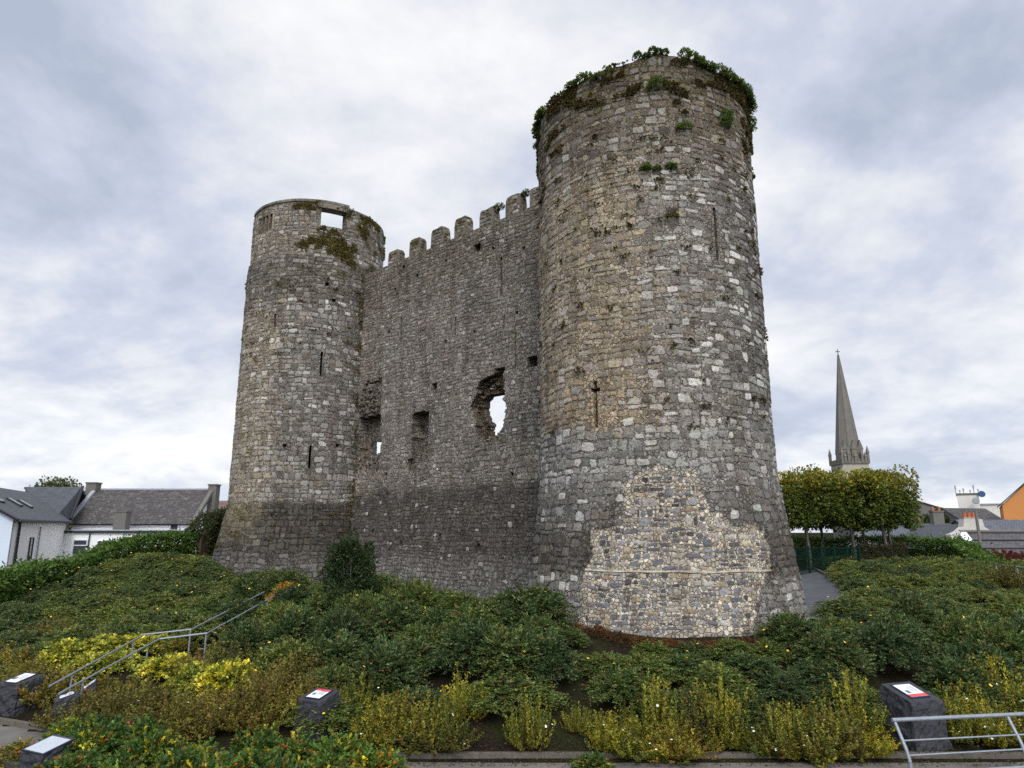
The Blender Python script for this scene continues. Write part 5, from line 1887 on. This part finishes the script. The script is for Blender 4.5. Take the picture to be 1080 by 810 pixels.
for (x, y, s) in ((-hw, 0, 1.0), (hw, 0, 1.0), (-hw, 2 * hw, .95), (hw, 2 * hw, .95), (-hw * .52, -.1, .85), (hw * .52, -.1, .85), (0, -.1, .6), (-hw * .78, -.1, .6), (hw * .78, -.1, .6)):
    m = MB(); h_ = 3.4 * s
    m.box(x - .26, x + .26, y - .26, y + .26, zb - .3, zb + h_ * .6)
    q = .34
    m.add([(x - q, y - q, zb + h_ * .6), (x + q, y - q, zb + h_ * .6), (x + q, y + q, zb + h_ * .6), (x - q, y + q, zb + h_ * .6), (x, y, zb + h_ * 1.15)], [(0, 1, 4), (1, 2, 4), (2, 3, 4), (3, 0, 4), (3, 2, 1, 0)])
    m.obj("pinnacle", SPIRE, CH)
m = MB(); zc = ztop + B
m.tube([(0, hw, zc - .2), (0, hw, zc + 1.9)], .10, 6); m.tube([(-.55, hw, zc + 1.25), (.55, hw, zc + 1.25)], .10, 6); m.tube([(0, hw, zc - .1), (0, hw, zc + .2), (0, hw, zc + .4)], [.15, .3, .12], 8)
m.obj("cross", RUST, CH)


def gabled(name, label, x, Y, zb, w, d, eave, ridge, wallm, roofm, rot=0.0, axis="x", chim=()):
    r = thing(name, label, "house", (x, Y, zb), rot)
    e, g = eave - zb, ridge - zb
    m_ = MB()
    if axis == "x":
        m_.box(-w / 2, w / 2, 0, d, -1, e - .1)
        for s in (-w / 2, w / 2 - .25):
            m_.add([(s, 0.02, e - .1), (s + .25, .02, e - .1), (s + .25, d - .02, e - .1), (s, d - .02, e - .1), (s, d / 2, g - .1), (s + .25, d / 2, g - .1)], [(0, 4, 3), (1, 2, 5), (0, 1, 5, 4), (3, 4, 5, 2)])
    else:
        m_.prism([(-w / 2, -1), (w / 2, -1), (w / 2, e - .1), (0, g - .1), (-w / 2, e - .1)], 0, d)
    m_.obj("wall", wallm, r)
    m_ = MB()
    if axis == "x":
        slab(m_, [(-w / 2 - .2, -.25, e), (w / 2 + .2, -.25, e), (w / 2 + .2, d / 2, g), (-w / 2 - .2, d / 2, g)], .1)
        slab(m_, [(w / 2 + .2, d + .25, e), (-w / 2 - .2, d + .25, e), (-w / 2 - .2, d / 2 + .01, g), (w / 2 + .2, d / 2 + .01, g)], .1)
    else:
        slab(m_, [(-w / 2 - .3, -.25, e - .05), (-w / 2 - .3, d, e - .05), (0, d, g), (0, -.25, g)], .12)
        slab(m_, [(w / 2 + .3, d, e - .05), (w / 2 + .3, -.25, e - .05), (.005, -.25, g), (.005, d, g)], .12)
    rf_ = roof_obj(m_, "roof", roofm, r)
    for (cx_, cy_, cw, cz, cm) in chim:
        m_ = MB(); m_.box(cx_ - cw / 2, cx_ + cw / 2, cy_ - .4, cy_ + .4, e, cz - zb); m_.box(cx_ - cw / 2 - .07, cx_ + cw / 2 + .07, cy_ - .47, cy_ + .47, cz - zb + .002, cz - zb + .15)
        ch = m_.obj("chimney", cm, rf_)
        for k in (-.3, .3):
            m_ = MB(); m_.tube([(cx_ + k * cw, cy_, cz - zb + .15), (cx_ + k * cw, cy_, cz - zb + .65)], [.16, .12], 8); m_.obj("chimney_pot", TERRA, ch)
    return r


def zy(x, y, Y): return at(x, y, Y).z


# rooftops on the right, far to near
gabled("hall", "large grey hall with a broad dark gable roof beyond the trees", at(966, 540, 118).x, 118, -4, 16, 14, zy(960, 543, 118), zy(960, 527, 118), GREYREND, simple("brown roof", (0.10, 0.088, 0.08), .9), 0, "y")
gabled("terrace_house", "pale roofed house directly behind the right end of the hedge", at(955, 565, 75).x, 75, -4, 7.0, 6.0, zy(955, 570, 75), zy(955, 556, 78), CREAM, SLATEBLUE, 0, "x", ((2.9, 3.0, 1.3, zy(975, 550, 78), GREYREND),))
gabled("terrace_house", "small slate roofed house left of the stone chimney stack", at(990, 565, 82).x, 82, -4, 6.5, 6.0, zy(990, 566, 82), zy(990, 552, 85), GREYREND, SLATE, 0, "x", ((1.9, 3.0, 1.3, zy(1002, 540, 85), GREYREND),))
gabled("terrace_house", "brown roofed house behind the white chimney", at(1042, 550, 100).x, 100, -4, 8.0, 7.0, zy(1040, 553, 100), zy(1045, 536, 103.5), GREYREND, SLATEOLD, .3, "x")
gabled("terrace_house", "long blue slate house below the orange gable", at(1075, 555, 84).x, 84, -4, 10.5, 7.0, zy(1070, 563, 84), zy(1070, 548, 87.5), GREYREND, SLATEBLUE, 0, "x")
# orange gable
a = at(1057, 532, 92)
rt = radians(-33)
gabled("orange_house", "bright orange rendered gable house at the right edge", a.x + 5.8 * cos(rt), 92 + 5.8 * sin(rt), -4, 11.6, 10, a.z, a.z + 5.6, ORANGE, SLATE, rt, "y")
# distant white block with masts
q = at(1023, 540, 135)
TB = thing("telecom_block", "distant white block with masts and dishes on its roof", "building", (q.x, 135, -4), radians(-33))
w = 23 / F * 135 * .84
m = MB()
zt = zy(1023, 522, 135) + 4
m.add([(-w / 2 + .3, 0, 0), (w / 2 - .2, 0, 0), (w / 2 - .2, 6, 0), (-w / 2 + .3, 6, 0), (-w / 2, 0, zt), (w / 2, 0, zt), (w / 2, 6, zt), (-w / 2, 6, zt)], [(0, 1, 5, 4), (1, 2, 6, 5), (2, 3, 7, 6), (3, 0, 4, 7), (4, 5, 6, 7)])
m.obj("wall", CREAM, TB)
m = MB(); m.box(-w / 2 - .1, w / 2 + .1, -.1, 6.1, zt + .003, zt + .35); m.obj("roof", GREYREND, TB)
for (x, h_) in ((-1.9, 1.6), (-1.2, .7), (-.6, 1.0), (.5, .7), (1.1, 1.6), (1.8, .8)):
    m = MB(); m.tube([(x, 1, zt + .3), (x, 1, zt + .35 + h_)], .07, 6); m.box(x - .14, x + .14, .8, .95, zt + .35 + h_ * .55, zt + .3 + h_); m.obj("mast", LEAD, TB)
for (x, y) in ((2.3, -.3), (1.2, -1.2)):
    m = MB(); m.tube([(x, y, zt - .2 + (.3 if x > 2 else -1)), (x, y - .25, zt - .2 + (.3 if x > 2 else -1))], [.62, .55], 14); m.obj("dish", simple("dish blue", (0.05, 0.09, 0.2), .5) if x > 2 else LEAD, TB)
q = at(1045, 535, 140)
gabled("warehouse", "distant long white flat building right of the mast block", q.x + 1, 140, -4, 7.4, 8, zy(1045, 531.5, 140), zy(1045, 530, 140), CREAM, LEAD, radians(-33), "x")
# white rendered chimney with sloping shoulders, on its own gable
q = at(1028, 560, 66)
WC = thing("chimney_house", "house end with white sloping chimney breast and terracotta pots", "house", (q.x, 66, -3))
z0, z1 = zy(1028, 562, 66) + 3, zy(1028, 547.5, 66) + 3
m = MB(); m.prism([(-2.3, -1), (2.6, -1), (2.6, z0 - .15), (1.7, z0 + .1), (1.0, z0 + .55), (.85, z1), (-.85, z1), (-1.0, z0 + .55), (-1.6, z0 + .1), (-2.3, z0 - .15)], 0, .8)
m.obj("chimney_breast", simple("stained chimney render", (0.50, 0.475, 0.43), 0.9, var=0.3, scale=1.2), WC)
m = MB(); m.box(-.8, .65, .1, .7, z1 + .003, z1 + .16); m.obj("chimney_cap", CONC, WC)
for x in (-.5, -.1, .3):
    m = MB(); m.tube([(x, .4, z1 + .16), (x, .4, z1 + .62)], [.17, .14], 10); m.obj("chimney_pot", TERRA, WC)
m = MB(); slab(m, [(-.6, .85, z0 + .8), (-.6, 8, z0 + .8), (3.6, 8, z0 - 1.6), (3.6, .85, z0 - 1.6)], .12); slab(m, [(-.6, 8, z0 + .8), (-.6, .85, z0 + .8), (-4.5, .85, z0 - 1.6), (-4.5, 8, z0 - 1.6)], .12); roof_obj(m, "roof", SLATE, WC)
m = MB(); m.box(-4, 3.2, .82, 7.8, -1, z0 - 1.75); m.obj("wall", GREYREND, WC)
# nearest slate roof with white verge
NY = 60.0
a, b = at(1012, 562, NY), at(1032, 588, NY - 3.2)
NHr = thing("outbuilding", "long dark tiled outbuilding with a white verge behind the red fence", "shed", (a.x, NY - 3.2, -3))
O = Vector(NHr.location)
ln = 9.0
m = MB(); slab(m, [loc((b.x, b.y, b.z)), loc((b.x + ln, b.y, b.z)), loc((a.x + ln, a.y, a.z)), loc((a.x, a.y, a.z))], .12)
c = a + (a - b); c.z = b.z
slab(m, [loc((c.x + ln, c.y, c.z)), loc((c.x, c.y, c.z)), loc((a.x, a.y + .01, a.z)), loc((a.x + ln, a.y + .01, a.z))], .12)
rf = roof_obj(m, "roof", slate_mat("dark tile", (0.075, 0.07, 0.072)), NHr)
m = MB(); dv = Vector((.55, 0, 0)); up = Vector((0, 0, .14))
slab(m, [loc(b - dv * .2 + up), loc(b + dv + up), loc(a + dv * 1.0 + up), loc(a - dv * .2 + up)], .13); m.obj("verge", PVC, rf)
m = MB(); m.tube([loc(a + Vector((0, 0, .12))), loc(a + Vector((ln, 0, .12)))], .13, 8); m.obj("ridge_tiles", GREYREND, rf)
for k in range(1, 3):
    f_ = k / 3
    m = MB(); s0 = b + (a - b) * f_; m.tube([loc(s0 + Vector((.6, 0, .05))), loc(s0 + Vector((ln, 0, .05)))], .06, 6); m.obj("snow_bar", DARK, rf)
m = MB(); m.add([loc((b.x + .3, b.y, -3)), loc((c.x + .3, c.y, -3)), loc((c.x + .3, c.y, c.z - .15)), loc((a.x + .3, a.y, a.z - .15)), loc((b.x + .3, b.y, b.z - .15)), loc((b.x + ln, b.y + .2, -3)), loc((b.x + ln, b.y + .2, b.z - .15)), loc((b.x + .3, b.y + .2, -3)), loc((b.x + .3, b.y + .2, b.z - .15))], [(0, 1, 2, 3, 4), (7, 5, 6, 8)])
m.obj("wall", GREYREND, NHr)
# utility pole
t_, b_ = at(1029, 539, 56), at(1037, 588, 56)
m = MB(); m.tube([(t_.x, 56, -3), (t_.x, 56, t_.z)], [.15, .11], 9)
o = m.obj("utility_pole", POLEWOOD); tag(o, "wooden utility pole in front of the white chimney", "utility pole")
# red board fence
FR = thing("red_fence", "dark red paling fence at the right edge behind the hedge", "fence", at(1060, 596, 46))
O = Vector(FR.location)
m = MB(); rnd = random.Random(4)
fa, fb = at(1040, 579, 48), at(1095, 585, 45)
for i in range(46):
    t = i / 46
    p = fa.lerp(fb, t)
    m.box(p.x - .055 - O.x, p.x + .055 - O.x, p.y - .02 - O.y, p.y + .02 - O.y, -2.5, p.z - O.z + rnd.uniform(-.22, .16))
m.obj("palings", REDWOOD, FR)
m = MB(); m.tube([loc(fa + Vector((0, .06, -.4))), loc(fb + Vector((0, .06, -.4)))], .05, 6); m.obj("rail", REDWOOD, FR)

# ------------------------------------------------------------------ park furniture
# green steel gate and fence by the tall tower
ga = at(838, 577, 44); gb = at(906, 577, 45.5)
GF = thing("green_fence", "dark green steel fence with mesh panel beside the tall tower", "fence", (ga.x, ga.y, ground(ga.x, ga.y)))
O = Vector(GF.location)
hgt = ga.z - O.z
d = (gb - ga); d.z = 0; ln = d.length; d.normalize()
n = 5
for i in range(n + 1):
    p = d * (ln * i / n)
    m = MB(); m.box(p.x - .06, p.x + .06, p.y - .06, p.y + .06, -.3, hgt + .05); m.obj("post", GREENMETAL, GF)
for i in range(n):
    a = d * (ln * i / n); b = d * (ln * (i + 1) / n)
    m = MB()
    for z in (.12, hgt - .06, hgt - .75):
        m.tube([(a.x, a.y, z), (b.x, b.y, z)], .03, 5)
    for k in range(1, 13):
        q = a.lerp(b, k / 13); m.tube([(q.x, q.y, .1), (q.x, q.y, hgt - .04)], .018, 4)
    for k in range(1, 4):
        z = hgt - .75 + .2 * k; m.tube([(a.x, a.y, z), (b.x, b.y, z)], .012, 4)
    m.obj("panel", GREENMETAL, GF)
# white topped measuring post by the curtain wall
p = at_z(545, 652, .45)
m = MB(); m.tube([(0, 0, -.1), (.07, 0, .5), (.12, 0, .8)], [.04, .035, .03], 8); m.tube([(.11, 0, .79), (.2, 0, .8)], .025, 6)
o = m.obj("path_bollard", PVC, None, (p.x, p.y, ground(p.x, p.y))); tag(o, "thin white post on the path under the curtain wall", "post")
# slender iron posts along the foot of the wall
for (x, y) in ((432, 638), (463, 640), (516, 645)):
    p = at_z(x, y, .4)
    m = MB(); m.tube([(0, 0, -.1), (0, 0, .95)], .03, 6); m.tube([(0, 0, .93), (0, 0, 1.0)], [.045, .02], 6)
    o = m.obj("iron_post", RUST, None, (p.x, p.y, ground(p.x, p.y))); tag(o, "thin dark iron post standing along the foot of the curtain wall", "post", "iron posts along the wall foot")

# stairs and handrails up the bank
def railpts(pts):
    out = []
    for (x, y) in pts:
        p = on_ground(x, y, .92); out.append(p + Vector((0, 0, .92)))
    return out


RLp = railpts([(52, 724), (152, 669.5), (202, 664), (278.5, 624.5)]); RRp = railpts([(62, 732), (168, 674), (218.5, 668), (296, 625)])
RL_low, RL_up, RR_low, RR_up = RLp[:2], RLp[2:], RRp[:2], RRp[2:]
for pts, lab in ((RLp, "long steel handrail on the uphill left side of the stairs"), (RRp, "long steel handrail on the right side of the stairs")):
    r = thing("handrail", lab, "handrail", pts[0], 0, "handrails up the stairs")
    O = Vector(pts[0])
    m = MB()
    for p_, q_ in zip(pts, pts[1:]): m.tube([loc(p_), loc(p_.lerp(q_, .5)), loc(q_)], .030, 8)
    m.obj("rail", STEEL, r)
    for a_, b_, tt in ((0, 1, (.2, .86)), (1, 2, (.98,)), (2, 3, (.78,))):
        for t in tt:
            q = pts[a_].lerp(pts[b_], t)
            m = MB(); m.tube([loc((q.x, q.y, q.z)), loc((q.x, q.y, min(ground(q.x, q.y), q.z - .85) - .15))], .028, 8); m.obj("post", STEEL, r)
for (A, Bq, lab) in (((RL_low[0] + RR_low[0]) / 2, (RL_low[1] + RR_low[1]) / 2, "lower flight of stone steps between the handrails"), ((RL_up[0] + RR_up[0]) / 2, (RL_up[1] + RR_up[1]) / 2, "upper flight of stone steps between the handrails")):
    r = thing("stone_steps", lab, "steps", (A.x, A.y, A.z - 1.1), 0)
    O = Vector(r.location)
    nS = max(4, int(round((Bq.z - A.z) / .16)))
    d = (Bq - A); d.z = 0; ln = d.length; d.normalize(); sd = Vector((d.y, -d.x, 0))
    for k in range(nS):
        f0, f1 = ln * k / nS, ln * (k + 1) / nS + .05
        z1 = (Bq.z - A.z) * (k + 1) / nS
        mt = Matrix.Translation((0, 0, 0)) @ Matrix(((d.x, sd.x, 0, 0), (d.y, sd.y, 0, 0), (0, 0, 1, 0), (0, 0, 0, 1)))
        m = MB(); m.box(f0, f1, -.62, .62, z1 - .5, z1, None, mt); m.obj("step", CONC, r)

# bent steel railing on the right of the lower path
RA = at_z(941, 759.5, -.42); RB = at_z(1092, 752.5, -.42)
RG = thing("park_railing", "galvanised steel railing with bent posts beside the lower path", "railing", (RA.x, RA.y, -1.6))
O = Vector(RG.location)
dr = (RB - RA); ln = dr.length + 2.2; dr.normalize(); sn = Vector((dr.y, -dr.x, 0))
m = MB(); m.tube([loc(RA), loc(RA + dr * ln)], .042, 10); m.obj("top_rail", STEEL, RG)
for k, (z, o) in enumerate(((.82, .20), (.56, .30), (.22, .34))):
    q = Vector((RA.x, RA.y, -1.6 + z)) + sn * o + dr * .06
    m = MB(); m.tube([loc(q), loc(q + dr * (ln - .1))], .018 if k < 2 else .03, 8); m.obj("lower_rail", STEEL, RG)
for t in (.06, 2.85):
    q = RA + dr * t
    pts = [q + Vector((0, 0, -.045)), q + sn * .12 + Vector((0, 0, -.25)), q + sn * .27 + Vector((0, 0, -.52)), q + sn * .34 + Vector((0, 0, -.72)), q + sn * .35 + Vector((0, 0, -1.2))]
    m = MB(); m.tube([loc(v) for v in pts], .036, 9); m.obj("post", STEEL, RG)

# far right handrail on the slope
fa, fb = at(1050, 595, 38), at(1090, 600, 33)
r = thing("slope_handrail", "steel handrail at the right edge above the olive shrubs", "handrail", (fa.x, fa.y, ground(fa.x, fa.y)))
O = Vector(r.location)
for dz_ in (0, -.45):
    m = MB(); m.tube([loc(fa + Vector((0, 0, dz_))), loc(fb + Vector((0, 0, dz_)))], .035, 8); m.obj("rail", STEEL, r)
for t in (.0, .6):
    q = fa.lerp(fb, t); m = MB(); m.tube([loc(q), loc((q.x, q.y, ground(q.x, q.y) - .2))], .035, 8); m.obj("post", STEEL, r)


# stone plinths with sloping information panels
def plinth(px, py, w, d, h, rot, label, sheet=SHEET, red=0, tilt=.26, seed=0, pw=.56, pd=.62):
    p = on_ground(px, py)
    z = ground(p.x, p.y)
    r = thing("stone_plinth", label, "plinth", (p.x, p.y, z), rot, "stone plinths with information panels")
    rn = random.Random(seed)
    m_ = MB()
    n = 14; rows = 16
    top = lambda x, y: h + tilt * (y)            # rises to the back (y positive)
    per = []
    for i in range(n): per.append((-.5 + i / n, -.5))
    for i in range(n): per.append((.5, -.5 + i / n))
    for i in range(n): per.append((.5 - i / n, .5))
    for i in range(n): per.append((-.5, .5 - i / n))
    k = len(per)
    for j in range(rows + 1):
        f = j / rows
        s = 1.12 - .12 * f
        for (a, b) in per:
            x, y = a * w * s, b * d * s
            nn = .06 * nz(x * 4 + seed * 9, y * 4, f * 4) + .045 * nz(x * 11, y * 11 + seed, f * 11)
            q = 1 + nn * 2 * (1 if j < rows else .3)
            m_.v.append((x * q, y * q, -.2 + (top(x, y) + .2) * f)); m_.c.append((1, 1, 1))
    for j in range(rows):
        for i in range(k):
            m_.f.append((j * k + i, j * k + (i + 1) % k, (j + 1) * k + (i + 1) % k, (j + 1) * k + i))
    m_.f.append(tuple(rows * k + i for i in range(k)))
    m_.obj("stone_block", BASALT, r)
    W, D_ = w * pw, d * pd

    def plate(x0, x1, y0, y1, lift, mat, name, par, th=.012):
        q = MB(); slab(q, [(x0, y0, top(x0, y0) + lift), (x1, y0, top(x1, y0) + lift), (x1, y1, top(x1, y1) + lift), (x0, y1, top(x0, y1) + lift)], th)
        return q.obj(name, mat, par)
    pn = plate(-W / 2 * 1.12, W / 2 * 1.12, -D_ / 2 * 1.1, D_ / 2 * 1.22, .03, PLATE, "panel", r, .03)
    plate(-W / 2, W / 2, -D_ / 2, D_ / 2, .034, sheet, "sheet", pn, .003)
    if red:
        y0, y1 = (-D_ / 2, -D_ / 2 + D_ * .2) if red < 0 else (D_ / 2 - D_ * .2, D_ / 2)
        plate(-W / 2, W / 2, y0, y1, .0375, REDINK, "red_band", pn, .003)
    if sheet is SHEET:
        plate(-W * .36, -W * .14, -D_ * .22, D_ * .02, .0375, INK, "picture", pn, .003)
        for i in range(5):
            plate(-W * .06, W * .38, D_ * (.26 - i * .09), D_ * (.285 - i * .09), .0375, INK, "text_line", pn, .003)
    return r


plinth(966, 779, .95, .85, 1.06, .32, "large black stone plinth with red edged panel behind the steel railing", red=-1, tilt=.30, seed=1)
plinth(334, 771, .76, .72, .84, -.45, "black stone plinth with red edged panel between bronze shrubs and roses", red=1, tilt=.22, seed=2)
plinth(17, 748, .85, .70, .82, -.35, "black stone plinth with long white panel left of the path bend", red=0, tilt=.22, seed=3, pw=.5, pd=.8)
plinth(66, 768, .60, .50, .80, -1.0, "black stone plinth with white panel at the foot of the stairs", red=0, tilt=.3, seed=4)
plinth(90, 748, .45, .40, .62, -1.1, "steeply tilted white panel beside the lower steps", red=0, tilt=.75, seed=5, pw=.8, pd=.8)
plinth(45, 826, .72, .62, .72, -.45, "stone plinth with weathered grey panel in the bottom left corner", GREYSHEET, 0, .22, 6, .9, .9)

bpy.context.view_layer.update()
